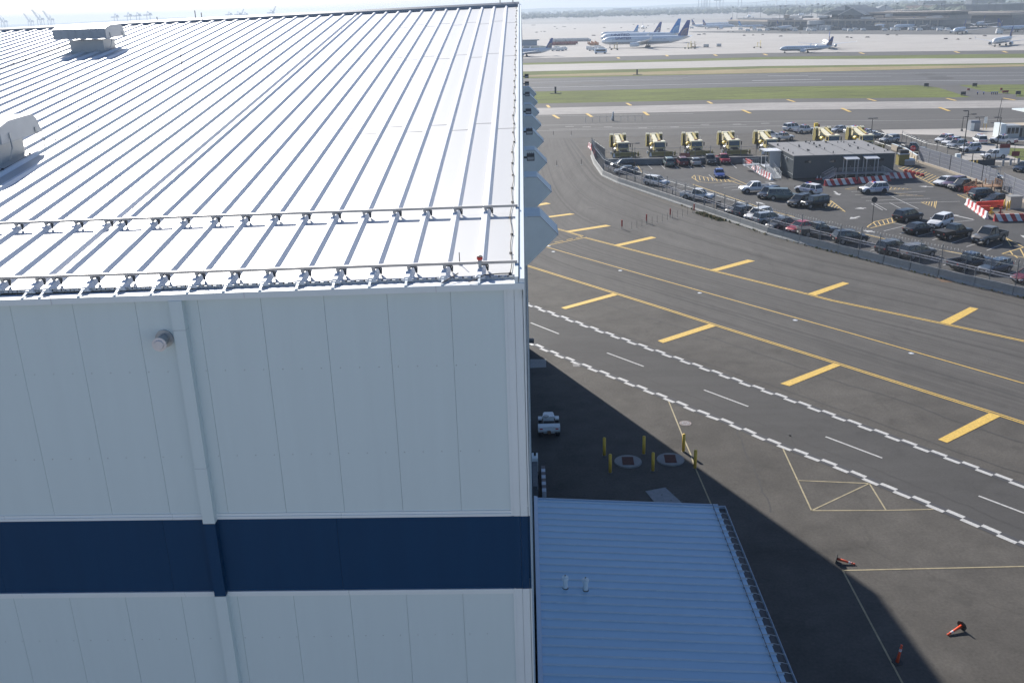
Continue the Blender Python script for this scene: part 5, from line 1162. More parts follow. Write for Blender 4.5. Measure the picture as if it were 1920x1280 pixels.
# sliding gate
gt_ = thing("sliding_gate", "black sliding gate with a solid lower panel and see-through top", "gate", G(1800,315)); A, B = G(1800,314), G(1864,311.5); O = gt_.location.copy(); d = (B-A); e = d.normalized(); L = d.length; a = A-O
b = MB(); [b.beam(a+Vector((0,0,z)), a+d+Vector((0,0,z)), .12,.12) for z in (.15,1.25,2.6)]; [b.beam(a+e*(L*f)+Vector((0,0,0)), a+e*(L*f)+Vector((0,0,2.7)), .12,.12) for f in (0,.33,.66,1)]; b.build("frame", m_pole, gt_)
b = MB(); b.beam(a+Vector((0,0,.7)), a+d+Vector((0,0,.7)), .05, 1.0); b.build("lower_panel", m_dgl, gt_)
b = MB()
for k in range(int(L/.25)): b.beam(a+e*(k*.25)+Vector((0,0,1.3)), a+e*(k*.25)+Vector((0,0,2.55)), .015,.015)
b.build("bars", m_pole, gt_)
b = MB(); b.cbox((a.x-.7,a.y,0),(.8,.8,2.6)); b.build("motor_cabinet", m_fasc, gt_)
def lamp(base, top, heads, lab, group="dark lamp posts"):
    p = G(*base); q = onY(top[0], top[1], p.y); h = max(q.z, 3.0); r = thing("lamp_post", lab, "lamp post", p, 0, group); s = 1.0 if h > 6 else .8
    b = MB(); b.tube((0,0,.5),(0,0,h),.11*s,8,r2=.08*s); b.build("pole", m_pole, r); b = MB(); b.tube((0,0,0),(0,0,.6),.28,10); b.build("footing", m_hat, r)
    for hx, hz in heads:
        b = MB(); b.box(min(hx*.1,hx)-.05,max(hx*.1,hx)+.05,-.05,.05,h+hz-.06,h+hz+.02); b.build("arm", m_pole, r); b = MB(); b.box(hx-.45,hx+.45,-.25,.25,h+hz-.08,h+hz+.10); b.build("head", m_pole, r)
lamp((1805.4,292),(1812.9,208),[(-.6,0),(1.1,-.7)],"tall lamp post standing in front of the black sliding gate")
lamp((1803,246.5),(1806.5,219),[(.8,0)],"lamp post with one arm beside the grey portable cabin")
lamp((1834,243.5),(1836,223),[(-.7,0),(.7,0)],"short T-shaped lamp post right of the grey portable cabin")
lamp((1869,279),(1875,220),[(-1.0,0)],"tall lamp post with its arm to the left, before the white shed")
lamp((1864.6,255),(1865.5,234),[(-.8,0),(.8,0)],"T-shaped lamp post left of the white shed")
lamp((1632,268),(1636,222),[(-.6,0),(.6,0)],"T-shaped lamp post behind the right end of the grey roof")
lamp((1185,300),(1183.5,269),[(-1.1,0),(1.1,0)],"twin-arm lamp post between the two leftmost snow trucks")
r = thing("antenna_mast", "thin lattice antenna mast left of the white shed", "antenna", G(1864,256)); b = MB(); b.tube((0,0,0),(.6,0,8.6),.06,5); b.tube((.5,0,0),(.9,0,6.5),.05,5); b.build("mast", m_pole, r); b = MB(); b.box(-.3,.8,-.3,.3,0,.2); b.build("base", m_hat, r)
r = thing("portable_cabin", "grey portable cabin with a rounded top", "cabin", G(1824.5,245)); b = MB(); b.xprism([(-1,0),(1,0),(1,2.0),(.6,2.4),(-.6,2.4),(-1,2.0)], -1.1,1.1); b.build("shell", mat("cabin_grey",(.25,.27,.30),.5), r); b = MB(); b.box(-1.2,-.3,-1.05,-1.0,.1,1.9); b.build("door", m_fasc, r)
r = thing("white_shed", "white rectangular shed with windows on the right", "shed", G(1884,258)); b = MB(); b.box(-1.8,-.6,-1.2,2.2,0,3.2); b.build("wall", m_fasc, r); b = MB(); b.box(-.6,2.6,-1.2,2.2,0,2.7); b.build("side_wall", m_pol, r); b = MB(); b.box(-1.9,3.7,-1.3,2.3,3.4,3.5) if False else b.box(-.65,2.7,-1.3,2.3,2.7,2.8); b.build("roof", m_gal, r)
b = MB(); [b.box(x,x+.7,-1.24,-1.2,1.0,2.3) for x in (-.2,.7,1.6)]; b.build("window", m_glass, r)
r = thing("beige_shed", "long beige shed right of the white one", "shed", G(1906,256)); b = MB(); b.box(-1.5,9,-1,4,0,2.6); b.build("wall", m_beige, r); b = MB(); b.box(-1.2,.6,-1.05,-1.0,0,2.0); b.build("door", m_pole, r)
r = thing("canopy", "white flat canopy on thin dark posts at the right edge", "canopy", G(1925,250)); b = MB(); b.box(-1.8,9,-3,5,5.0,5.3); b.build("roof", m_fasc, r)
for x, y in ((-.8,-2),(.2,1),(6,-2),(8,2)): b = MB(); b.tube((x,y,0),(x,y,5.0),.1,6); b.build("post", m_pole, r)
r = thing("tall_white_sign", "narrow white sign on yellow legs right of the portable cabin", "sign", G(1846,244)); b = MB(); b.box(-.35,.35,-.05,.05,1.5,3.1); b.build("panel", m_fasc, r); b = MB(); [b.tube((x,0,0),(x,0,1.6),.06,6) for x in (-.35,.35)]; b.build("leg", m_ybol, r)
def sign(px, py, w, h, zz, m, lab, txt=None, m2=None, octa=False):
    r = thing("sign", lab, "sign", G(px,py)); b = MB(); b.tube((0,.04,0),(0,.04,zz+h/2),.045,6); b.build("post", m_pole, r); b = MB()
    if octa: b.yprism([(w/2*cos(pi/8+k*pi/4), zz+w/2*sin(pi/8+k*pi/4)) for k in range(8)], -.03, 0)
    else: b.box(-w/2,w/2,-.03,0,zz-h/2,zz+h/2)
    b.build("panel", m, r)
    if m2: b = MB(); b.box(-w/2,w/2,-.045,-.031,zz+h*.1,zz+h/2); b.build("header", m2, r)
    if txt: text("lettering", txt, w*.33, m_ws, r, (0,-.035,zz-.02), (pi/2,0,0))
m_mar = mat("maroon_sign", (.22,.03,.03), .6)
sign(1709,303,1.15,1.15,2.6,m_lred,"red octagonal stop sign by the low beige wall","STOP",octa=True)
sign(1880,306,2.0,2.0,2.7,m_fasc,"white sign with a maroon header beside the sliding gate",m2=m_mar)
sign(1901.5,308,1.5,.9,2.0,m_mar,"maroon sign on a post in front of the lawn")
sign(1283.5,301,2.2,1.3,.9,m_mar,"maroon board standing before the third snow truck")
sign(1635,422,.9,.9,3.7,m_blk,"round dark sign on a thin post at the yellow ladder-striped island",octa=True)
r = thing("yellow_box", "yellow box-shaped marker behind the parked white pickups", "marker box", G(1530,243)); b = MB(); b.box(-.5,.35,-.4,.4,.2,1.6); b.build("box", mat("box_yellow",(.75,.52,.05),.5), r); b = MB(); b.box(.35,.8,-.4,.4,.1,1.3); b.build("motor", m_mar, r)
r = thing("olive_generator", "olive generator cabinet with a pale rim at the right end of the grey building", "generator", G(1691,309)); b = MB(); b.box(-1.0,1.0,-.8,.8,0,2.1); b.build("cabinet", m_ol, r); b = MB(); b.box(-1.05,1.05,-.85,.85,2.1,2.25); b.build("rim", m_fasc, r); b = MB(); b.box(-.8,.9,-.6,.8,2.25,2.9); b.tube((-1.2,0,2.0),(-1.2,0,3.4),.12,8); b.build("exhaust", m_pole, r)
r = thing("covered_pallet", "pallet under a white cover right of the olive generator", "pallet", G(1701,309)); b = MB(); b.box(-.8,1.2,-.7,.7,0,.9); b.build("load", m_pol, r); b = MB(); b.hexa([(-.9,-.8,.9),(1.3,-.8,.9),(1.3,.8,.9),(-.9,.8,.9),(-.6,-.5,1.3),(1.0,-.5,1.3),(1.0,.5,1.3),(-.6,.5,1.3)]); b.build("cover", m_fasc, r)
for k, (px, py, lab) in enumerate([(1712.5,307,"olive-yellow bollard by the low beige wall"),(1818,315.5,"yellow bollard at the sliding gate, leftmost of three"),(1824.5,315.5,"yellow bollard at the sliding gate, middle of three"),(1831,314,"yellow bollard at the sliding gate, rightmost of three"),(1882,391,"yellow bollard left of the beige transformer box"),(1887.5,395,"yellow bollard in front of the beige transformer box"),(1892,393,"yellow bollard touching the beige transformer box")]):
    place(bt, G(px,py), 0, lab, "yellow bollards around the gate area")
gb_ = thing("grey_bollard", "x", "bollard"); b = MB(); b.tube((0,0,0),(0,0,1.2),.22,10); b.build("post", m_pol, gb_); b = MB(); b.tube((0,0,1.2),(0,0,1.26),.22,10,r2=.12); b.build("cap", m_hat, gb_)
for k, (px, py) in enumerate([(1880,311.5),(1894,310),(1909,308.5)]): place(gb_, G(px,py), 0, "grey bollard below the lawn, %s from the left" % ordn(k+1), "grey bollards below the lawn")
r = thing("transformer_box", "beige-grey transformer box behind the orange barriers", "transformer", G(1898.5,391)); b = MB(); b.box(-.9,.9,-.8,.8,0,1.9); b.build("cabinet", mat("xfmr_grey",(.40,.39,.35),.6), r); b = MB(); b.box(-.95,.95,-.85,.85,1.9,2.0); b.box(-1.2,1.2,-1.1,1.1,0,.12); b.build("lid", m_hat, r)
for k, (px, py) in enumerate([(1858,402),(1875,402)]):
    r = thing("pipe_valve", "small %s valve on the dirt patch inside the barriers" % ("yellow","red-brown")[k], "valve", G(px,py)); m_ = (m_ybol, m_mar)[k]
    b = MB(); b.tube((0,0,0),(0,0,.9),.12,8); b.tube((-.3,0,.3),(.4,0,.3),.1,8); b.build("body", m_, r); b = MB(); b.tube((0,0,.9),(0,0,1.0),.25,10); b.build("hand_wheel", m_, r)
sheet("dirt_patch", PX([(1853,399),(1905,393),(1990,398),(1990,412),(1868,413),(1851,408)]), .040, ground_mat("dirt",(.20,.16,.125),var=.3,sc=.3))
sheet("dirt_patch", PX([(1752,519),(1770,517),(1790,522),(1785,530),(1765,529)]), .030, mat("dirt_brown",(.13,.08,.05),.9,var=.4,scale=2))
st_ = thing("timber_stair", "brown timber stair and landing at the gap in the slatted fence", "stair", G(1858,364)); b = MB(); b.box(-1.6,1.6,0,2.4,1.1,1.2); [b.box(x-.07,x+.07,y-.07,y+.07,0,2.2) for x in (-1.6,0,1.6) for y in (0,2.4)]; b.build("landing", m_wood, st_)
b = MB(); [b.box(-1.7-.3*k,-1.4-.3*k,.6,2.0,1.05-.17*k,1.1-.17*k) for k in range(7)]; b.beam((-1.6,.55,1.1),(-3.7,.55,0),.06,.25); b.beam((-1.6,2.05,1.1),(-3.7,2.05,0),.06,.25); b.build("steps", m_wood, st_)
b = MB(); railing(b,(-1.6,0,1.15),(1.6,0,1.15),n=14); railing(b,(-1.6,.5,1.15),(-3.7,.5,.05),n=9); railing(b,(1.6,0,1.15),(1.6,2.4,1.15),n=9); railing(b,(-1.6,2.1,1.15),(-3.7,2.1,.05),n=9); b.build("railing", m_wood, st_)
b = MB(); [b.tube((x,y,0),(x,y,4.2),.04,6) for x in (.3,2.0) for y in (2.0,3.2)]; [b.tube((.3,y,z),(2.0,y,z),.035,5) for y in (2.0,3.2) for z in (1.3,2.7,4.1)]; [b.tube((x,2.0,z),(x,3.2,z),.035,5) for x in (.3,2.0) for z in (2.7,4.1)]; b.build("scaffold", m_gal, st_)
r = thing("planter_box", "brown box standing behind the white pickup at the fence", "box", G(1346,388)); b = MB(); b.box(-.4,.4,-.4,.4,0,1.0); b.build("box", mat("planter_brown",(.10,.07,.055),.8), r); b = MB(); b.box(-.45,.45,-.45,.45,1.0,1.06); b.build("lid", m_clmp, r)
# weeds at the foot of the wall
b = MB()
for k in range(900):
    t = rr.choice([rr.uniform(.0,.06), rr.uniform(0,.06), rr.random()]); a, c = G(1313,398), G(1925,562)
    p = (G(1313+40*t/.06,400+14*t/.06) if t < .06 else a.lerp(c, t)*1.0); 
    if t >= .06:
        q = (t*len(seg)) ; sp = seg[min(len(seg)-1, max(0, int(14+q*.8)))][0]; p = sp+Vector((rr.uniform(-1.8,1.8), rr.uniform(-1.8,1.8), 0))
        e_ = Vector((cos(seg[int(14+q*.8) if 14+q*.8 < len(seg) else -1][1]), sin(seg[int(14+q*.8) if 14+q*.8 < len(seg) else -1][1]), 0)); n_ = Vector((-e_.y,e_.x,0)); p = sp+e_*rr.uniform(-1.8,1.8)-n_*(-1 if n_.y > 0 else 1)*(-.4-rr.random()*.15)*1.0
    else: p = p+Vector((rr.gauss(0,.35), rr.gauss(0,.35), 0))
    s = rr.uniform(.05,.22); an = rr.uniform(0,pi); b.quad([(p.x-cos(an)*s*.5,p.y-sin(an)*s*.5,.02),(p.x+cos(an)*s*.5,p.y+sin(an)*s*.5,.02),(p.x+cos(an)*s*.8,p.y+sin(an)*s,.02+s*1.3),(p.x-cos(an)*s*.6,p.y-sin(an)*s*.5,.02+s*1.1)], k % 2)
b.build("weeds", [mat("weed_green",(.10,.12,.04),.9,var=.4), mat("weed_straw",(.30,.23,.12),.9,var=.3)], fix=False)['kind'] = 'stuff'

# ================================================================== airfield furniture
def afsign(px, py, lab, m=m_blk, w=1.6, h=1.0):
    r = thing("airfield_sign", lab, "airfield sign", G(px,py), 0, "airfield signs in the grass"); b = MB(); b.box(-w/2,w/2,-.15,.15,.35,.35+h); b.build("panel", m, r); b = MB(); [b.box(x-.08,x+.08,-.08,.08,0,.4) for x in (-w*.35,w*.35)]; b.box(-w/2-.3,w/2+.3,-.3,.3,0,.06); b.build("leg", m_hat, r)
afsign(1736.5,163.5,"black airfield sign at the left mouth of the connector taxiway"); afsign(1827,163.5,"black airfield sign in the grass right of the connector taxiway"); afsign(1805.5,180,"black airfield sign with a red top at the lower bend of the connector"); afsign(1908.5,179,"black airfield sign at the far right")
afsign(1884.5,176,"wide red airfield sign left of the far right black one",m_mar,2.0,.7); afsign(1815.5,171.5,"tiny red airfield marker on the connector taxiway",m_mar,.8,.6); afsign(1877,171,"tiny dark red airfield marker above the wide red sign",m_mar,.7,.7)
for px, py, lab in ((1041.5,176,"dark instrument post in the grass near the hangar end"),(1194.5,141,"black and white instrument post at the edge of the far grass strip")):
    r = thing("instrument_post", lab, "instrument", G(px,py)); b = MB(); b.tube((0,0,0),(0,0,2.6),.35,8); b.build("post", m_blk, r); b = MB(); b.box(-2.0,2.4,-.3,.3,0,.3); b.build("base", m_hat, r)
eg = thing("edge_light", "x", "taxiway light"); b = MB(); b.tube((0,0,0),(0,0,.7),.14,6); b.build("stem", m_blk, eg); b = MB(); b.tube((0,0,.7),(0,0,.95),.2,8); b.build("lens", m_lblu, eg)
for k, px in enumerate([1832.5,1844,1859,1862.5,1866,1869.5]): place(eg, G(px,178.3-.01*(px-1832)), 0, "small blue edge light on the connector taxiway, %s from the left" % ordn(k+1), "blue taxiway edge lights")
sb = MB()
for px, py, w in [(1046,25,9),(1006,61.5,6),(1015,60,3),(1021,60,5),(1040,51,5),(1058,51,9),(1044,54.5,4),(1078,55,5),(1133,52.5,6),(1113,67.5,10),(1165,53,4),(1188,47,4),(1215,49,4),(1227,46,3),(1253,55.5,7),(1310,66,9),(1320,65,7),(1365,60,5),(1374,60.5,4),(1395,67.5,7),(1412,67,4),(1430,66,5),(1464,69,8),(1500,63.5,5),(1517,64,5),(1588,71,6),(1596,72,5),(1626,71,9),(1664,66.5,7),(1681,67,4),(1846,68.5,7),(1773,74,9),(1796,75,4),(1819,74,4),(1030,30,7),(1066,38,7),(1093,34,6),(1120,37,5),(1150,30,6),(1210,34,6),(1262,32,6),(1300,36,7),(1000,48,9)]:
    p = G(px,py); L = w*.5*p.length/FPX; dd = 2.2
    sb.add([(p.x+L*cos(a)*rr.uniform(.7,1.1), p.y+dd*sin(a)*rr.uniform(.6,1.2), .17) for a in [i*pi/5 for i in range(10)]]+[(p.x+L*.6*cos(a), p.y+dd*.6*sin(a), .9) for a in [i*pi/5 for i in range(10)]], [tuple(range(10,20))]+[(i,(i+1)%10,10+(i+1)%10,10+i) for i in range(10)])
struct(sb.build("infield_mound", mat("mound_dark",(.12,.10,.085),.9,var=.2), fix=False))

# ================================================================== aircraft
m_fus = mat("fuselage_white", (.60,.68,.76), .35, var=.03, scale=.2); m_wfus = mat("fuselage_pure_white", (.78,.78,.76), .35, var=.03, scale=.2); m_bel = mat("fuselage_grey", (.33,.36,.40), .4, var=.05, scale=.3); m_wing = mat("wing_grey", (.50,.53,.56), .4, var=.05, scale=.3)
m_fin = mat("fin_navy", (.025,.065,.28), .5, spec=.25); m_finb = mat("fin_blue", (.02,.22,.60), .5, spec=.25); m_glb = mat("globe_tan", (.42,.30,.24), .5); m_glb2 = mat("globe_sky", (.35,.62,.80), .5); m_tit = mat("title_navy", (.03,.07,.22), .4); m_finr = mat("fin_red", (.50,.10,.10), .5)
PLN = {}
def plane_tpl(L, style):
    key = (L, style)
    if key in PLN: return PLN[key]
    r = thing("airliner", "x", "airplane"); R = {68:3.05,55:2.5,39:1.95,32:1.5}[L]; zc = R+{68:2.4,55:2.2,39:1.5,32:1.25}[L]
    fm = m_wfus if style == 'plain' else m_fus; N = 18
    st = [(.5,.02,-.25),(.492,.28,-.2),(.475,.52,-.13),(.45,.76,-.06),(.42,.92,-.02),(.38,1,0),(.1,1,0),(-.18,1,0),(-.28,.93,.06),(-.38,.66,.28),(-.46,.34,.50),(-.495,.14,.62),(-.5,.05,.64)]
    b = MB(); rings = [[(x*L, R*s*cos(2*pi*k/N), zc+dz*R+R*s*sin(2*pi*k/N)) for k in range(N)] for x, s, dz in st]
    b.loft(rings); o = b.build("fuselage", [fm, m_bel], r, True)
    for p in o.data.polygons:
        if p.center.z < zc-R*.38 and p.center.x > -L*.44: p.material_index = 1
    ww = L*.47; zt = zc-R*.55
    for s in (-1, 1):
        def sec(x0, c, y, z, t): return [(x0, y, z), (x0-c*.3, y, z+t), (x0-c, y, z), (x0-c*.4, y, z-t*.6)]
        b = MB(); b.loft([sec(L*.13, L*.19, s*R*.6, zt, .9*R/3), sec(L*.03, L*.09, s*ww*.38, zt+L*.012, .5*R/3), sec(-L*.13, L*.03, s*ww, zt+L*.045, .2*R/3)]); wg = b.build("wing", m_wing, r)
        b = MB(); b.loft([[(-L*.13,s*ww,zt+L*.045),(-L*.16,s*ww,zt+L*.045),(-L*.16,s*(ww+.1),zt+L*.045),(-L*.13,s*(ww+.1),zt+L*.045)],[(-L*.165,s*(ww+L*.008),zt+L*.085),(-L*.178,s*(ww+L*.008),zt+L*.085),(-L*.178,s*(ww+L*.01),zt+L*.085),(-L*.165,s*(ww+L*.01),zt+L*.085)]]); b.build("winglet", fm, wg)
        ey, er = s*ww*.33, R*.52; b = MB(); ez = zt-er*.75; b.tube((L*.135,ey,ez),(L*.115,ey,ez),er*.92,14,r2=er); b.tube((L*.115,ey,ez),(L*.06,ey,ez),er,14); b.tube((L*.06,ey,ez),(L*.03,ey,ez),er,14,r2=er*.6); b.box(L*.03,L*.10,ey-.15,ey+.15,ez,zt+.3); en = b.build("engine", m_fus, r, False)
        b = MB(); b.tube((L*.136,ey,ez),(L*.1365,ey,ez),er*.82,14); b.build("intake", m_clmp, en)
        b = MB(); b.loft([sec(-L*.41, L*.09, s*R*.25, zc+R*.5, .25*R/3), sec(-L*.475, L*.035, s*L*.16, zc+R*.8, .1*R/3)]); b.build("tailplane", m_wing, r)
        b = MB(); b.tube((-L*.035,s*R*.95,.8*R/3+.3),(-L*.02,s*R*.9,zt),.25*R/3+.05,6); [b.tube((-L*.035+dx, s*R*.95-.5, .62*R/3+.15),(-L*.035+dx, s*R*.95+.5, .62*R/3+.15),.62*R/3+.15,12) for dx in ((-.75,.75) if L > 50 else (0,))]; b.build("main_gear", m_tyre, r)
    b = MB(); x0, z0, z1 = -L*.36, zc+R*.75, zc+R+L*.155; b.add([(x0,-.18,z0),(x0,.18,z0),(-L*.475,.1,z0+R*.1),(-L*.475,-.1,z0+R*.1),(-L*.465,-.08,z1),(-L*.465,.08,z1),(-L*.50,.06,z1),(-L*.50,-.06,z1)], [(3,2,1,0),(4,5,6,7),(0,1,5,4),(1,2,6,5),(2,3,7,6),(3,0,4,7)])
    fn = b.build("fin", {'plain':m_finr if L == 55 else m_fin,'new':m_finb}.get(style, m_fin), r)
    if style != 'plain' or L == 39:
        b = MB(); gx, gz, gr_ = -L*.475, z0+R*.1, L*.085
        for ky in (-1, 1):
            for q in range(6):
                a0 = pi*.5-pi*.5*q/6; rad_ = gr_
                pts = [(gx+rad_*sin(t)*(q+1)/6*.86, ky*.20, gz+rad_*cos(t)*(.95)) for t in [pi*.5*i/6 for i in range(7)]]
                for a, c in zip(pts, pts[1:]): b.beam(a, c, .10, .17*L/68+.08)
            for q in (.3,.6,.9):
                pts = [(gx+gr_*q*sin(t)*.86, ky*.21, gz+gr_*q*cos(t)) for t in [pi*.5*i/5 for i in range(6)]]
                for a, c in zip(pts, pts[1:]): b.beam(a, c, .10, .12*L/68+.06)
        b.build("fin_globe", m_glb2 if style == 'new' else m_glb, fn)
    b = MB(); b.tube((L*.40,0,.3),(L*.40,0,zc-R*.8),.18,6); b.tube((L*.40,-.4,.45),(L*.40,.4,.45),.45,10); b.build("nose_gear", m_tyre, r)
    b = MB(); xs = L*.462; b.add([(xs+L*.008,-R*.40,zc+R*.22),(xs+L*.008,R*.40,zc+R*.22),(xs-L*.008,R*.42,zc+R*.52),(xs-L*.008,-R*.42,zc+R*.52),(xs-L*.012,-R*.75,zc+R*.2),(xs-L*.012,R*.75,zc+R*.2)], [(0,1,2,3),(0,3,4),(1,5,2)]); b.build("cockpit_window", m_glass, r, fix=False)
    b = MB(); n = int(L*.62/1.05)
    for s in (-1, 1):
        for k in range(n):
            x = L*.36-k*1.05; y0, y1 = sorted((s*R*.955, s*(R*.99+.01))); b.box(x-.16,x+.16,y0,y1,zc+R*.12,zc+R*.12+.42)
    b.build("cabin_windows", m_glass, r)
    if style in ('std','new') and L > 50:
        for s in (-1, 1): text("lettering", "UNITED", 3.3 if style == 'new' else 2.5, m_tit, r, (L*.24, s*(R*.93), zc+R*.52), (rad(62), 0, 0 if s < 0 else pi), ext=.15, sx=1.35)
    PLN[key] = r; return r
GA = "airliners on the far apron"
def plane(L, style, c, a, d, lab):
    p = G(*c, .1); A, B = G(*a), G(*d); v = B-A; place(plane_tpl(L, style), p, math.atan2(v.y, v.x), lab, GA)
plane(68,'std',(1209,89.4),(1210,89.4),(1139,90.5),"nearest of the three big parked jets, its whole side in view")
plane(68,'new',(1200,81.5),(1210,81.4),(1139,82.8),"middle big jet with the bright blue fin and larger letters")
plane(55,'std',(1184,76.5),(1210,76),(1139,77.5),"farthest and shortest of the three stacked big jets")
plane(39,'std',(984,106.5),(1003,106),(960,107.5),"jet whose tail sticks out from behind the hangar")
plane(32,'std',(1511,99.2),(1512,99.3),(1481,100),"small regional jet taxiing alone on the dark strip")
plane(39,'plain',(1549,91),(1549,91),(1535,83),"white jet seen from behind, partly hidden by the regional jet")
plane(39,'plain',(1879,86),(1885,84),(1863,87.5),"white jet alone on the pale concrete at the right")
plane(39,'std',(1799,64),(1806,62),(1784,65.5),"jet turning towards the viewer below the right terminal")
plane(39,'std',(1325,54),(1310,54),(1345,53.2),"left jet of the cluster at the left terminal end, tail to the left")
plane(39,'std',(1347,55.2),(1335,55.3),(1370,54.5),"front jet of the cluster at the left terminal end")
plane(39,'std',(1345,50.5),(1360,50),(1325,51),"rear jet of that cluster, tail to the right")
plane(32,'new',(1409,54),(1398,54.2),(1425,53.5),"small jet with a light blue fin by the flat-roofed wing")
plane(39,'plain',(1470,58.5),(1455,60),(1490,57),"jet nosed in left of the round white tower")
plane(39,'std',(1675,56),(1695,55.5),(1655,56.5),"left one of two jets parked nose-in mid terminal")
plane(39,'std',(1713,56),(1732,55.5),(1695,56.5),"right one of two jets parked nose-in mid terminal")
plane(55,'plain',(1748,51.5),(1770,50.5),(1725,52),"larger white jet with a tall fin at the terminal")
plane(39,'plain',(1838,51),(1830,50.5),(1818,52.5),"white jet facing the viewer at the right terminal")
plane(39,'std',(1908,60.5),(1895,61),(1925,60),"jet entering the picture at the right edge")
plane(39,'new',(1162,69.5),(1178,69),(1165,69.3),"distant jet whose small blue fin shows above the stacked jets")
plane(32,'plain',(1205,54.5),(1205,53),(1205.5,57),"distant jet seen head-on above the stacked jets")
plane(39,'plain',(1502,31),(1512,30),(1494,31.5),"faint distant jet behind the terminal masts")
plane(55,'plain',(1404,36),(1406,35),(1398,37),"distant jet with a red fin behind the flat-roofed wing")

# apron equipment ---------------------------------------------------
def simple(name, label, cat, c, parts, rz=0, grp=None):
    r = thing(name, label, cat, G(*c, .1), rz, grp)
    for nm, boxes, m in parts:
        b = MB(); [b.box(*q) for q in boxes]; b.build(nm, m, r)
    return r
bus = simple("service_bus","white service bus in front of the stacked jets","bus",(1126,101),[("body",[(-4.2,4.2,-1.4,1.4,.6,3.3)],m_fus),("windscreen",[(-3.3,3.3,-1.45,-1.4,1.7,2.7)],m_glass),("wheel",[(-3.6,-2.6,-1.5,1.5,0,.9),(2.4,3.4,-1.5,1.5,0,.9)],m_tyre)])
bus['used'] = 1
cart = simple("equipment_cart","x","cart",(1110,92),[("box",[(-1.6,1.6,-1.1,1.1,.7,2.3)],m_pol),("chassis",[(-1.7,1.7,-1.0,1.0,.3,.7)],m_tyre)])
redc = simple("red_cart","x","cart",(1080,88),[("box",[(-1.7,1.7,-1.1,1.1,.7,2.4)],m_mar),("chassis",[(-1.8,1.8,-1.0,1.0,.3,.7)],m_tyre)])
orac = simple("orange_cart","x","cart",(1108,84),[("rack",[(-1.8,1.8,-1.2,1.2,.7,1.0),(-1.8,-1.5,-1.2,1.2,1.0,2.6),(1.5,1.8,-1.2,1.2,1.0,2.6)],mat("rack_orange",(.50,.24,.10),.6)),("chassis",[(-1.9,1.9,-1.0,1.0,.3,.7)],m_tyre)])
whv = simple("service_van","x","van",(1100,92),[("body",[(-2.6,2.6,-1.1,1.1,.5,2.0),(-2.6,1.2,-1.1,1.1,2.0,2.6)],m_wfus),("windscreen",[(1.2,1.6,-.9,.9,2.0,2.4)],m_glass),("wheel",[(-2.0,-1.2,-1.15,1.15,0,.7),(1.2,2.0,-1.15,1.15,0,.7)],m_tyre)])
lad = simple("maintenance_stand","x","maintenance stand",(1298,90),[("frame",[(-2.5,2.5,-.8,-.6,.8,1.0),(-2.5,2.5,.6,.8,.8,1.0),(-.2,0,-.7,.7,1,4),(2.0,2.2,-.7,.7,1,5.2),(-.2,2.2,-.7,.7,3.4,3.6)],mat("stand_yellow",(.60,.52,.30),.6)),("wheel",[(-2.6,-2.0,-1,1,0,.8),(2.0,2.6,-1,1,0,.8)],m_tyre)])
def spread(t, pts, nm, grp):
    for k, (x, y) in enumerate(pts): place(t, G(x,y,.1), rr.uniform(-.5,.5), "%s, %s from the left" % (nm, ordn(k+1)), grp)
spread(cart, [(1034+i*2.2, 77.5-.05*i+(i%3)*1.2) for i in range(33)], "grey equipment cart in the long row beyond the navy tail", "grey carts stored on the far apron")
spread(redc, [(1036+i*3.6, 84.5-.12*i+(i%2)*2.0) for i in range(13)], "dark red cart in the red row behind the navy tail", "red carts stored on the far apron")
spread(orac, [(1105+i*2.6, 83+(i%3)*1.6) for i in range(6)]+[(1300,90)], "orange rack cart left of the stacked jets' noses", "orange rack carts")
spread(whv, [(1040,96),(1045,93.5),(1051,96),(1057,94.5),(1105,93.5),(1110,95.5),(1116,94),(1122,92),(1127,94.5)], "white service vehicle on the apron left of the big jets", "white service vehicles left of the jets")
spread(lad, [(1152,94),(1290,91.5),(1297,92),(1420,90.5)], "yellow maintenance stand beside the big jets", "yellow maintenance stands")
spread(cart, [(1324,89.5),(1348,88.5),(1443,88),(1461,86.5),(1186,93),(1257,88)] if False else [(1324,89.5),(1347.5,88.3)], "small lone cart right of the big jets", "small lone carts")
spread(whv, [(1297,54)]+[(1385+i*13+rr.uniform(-4,4), 57+rr.uniform(-1,2)) for i in range(31)]+[(1874,60),(1873,64),(1880,58)], "white service vehicle along the foot of the terminal", "service vehicles along the terminal")
hut = simple("apron_hut","blue-grey hut with a dark overhanging roof beside the hangar edge","hut",(992,86),[("wall",[(-6,7,-2,3,0,4.2)],mat("hut_blue",(.25,.33,.40),.6)),("roof",[(-8,9,-3,4,4.2,5.0)],mat("hut_roof",(.10,.14,.18),.6))])
for k, (px, c_) in enumerate([(988,(.12,.17,.19)),(998,(.10,.15,.16)),(1008,(.11,.20,.22)),(1018,(.13,.22,.24))]):
    simple("shipping_container","dark teal shipping container beyond the tail by the hangar, %s from the left" % ordn(k+1),"container",(px,94.5),[("box",[(-3,3,-1.2,1.2,.1,2.9)],mat("container_%d" % k,c_,.6)),("door",[(3.0,3.06,-1.1,1.1,.2,2.8)],m_pol)],0,"teal shipping containers")

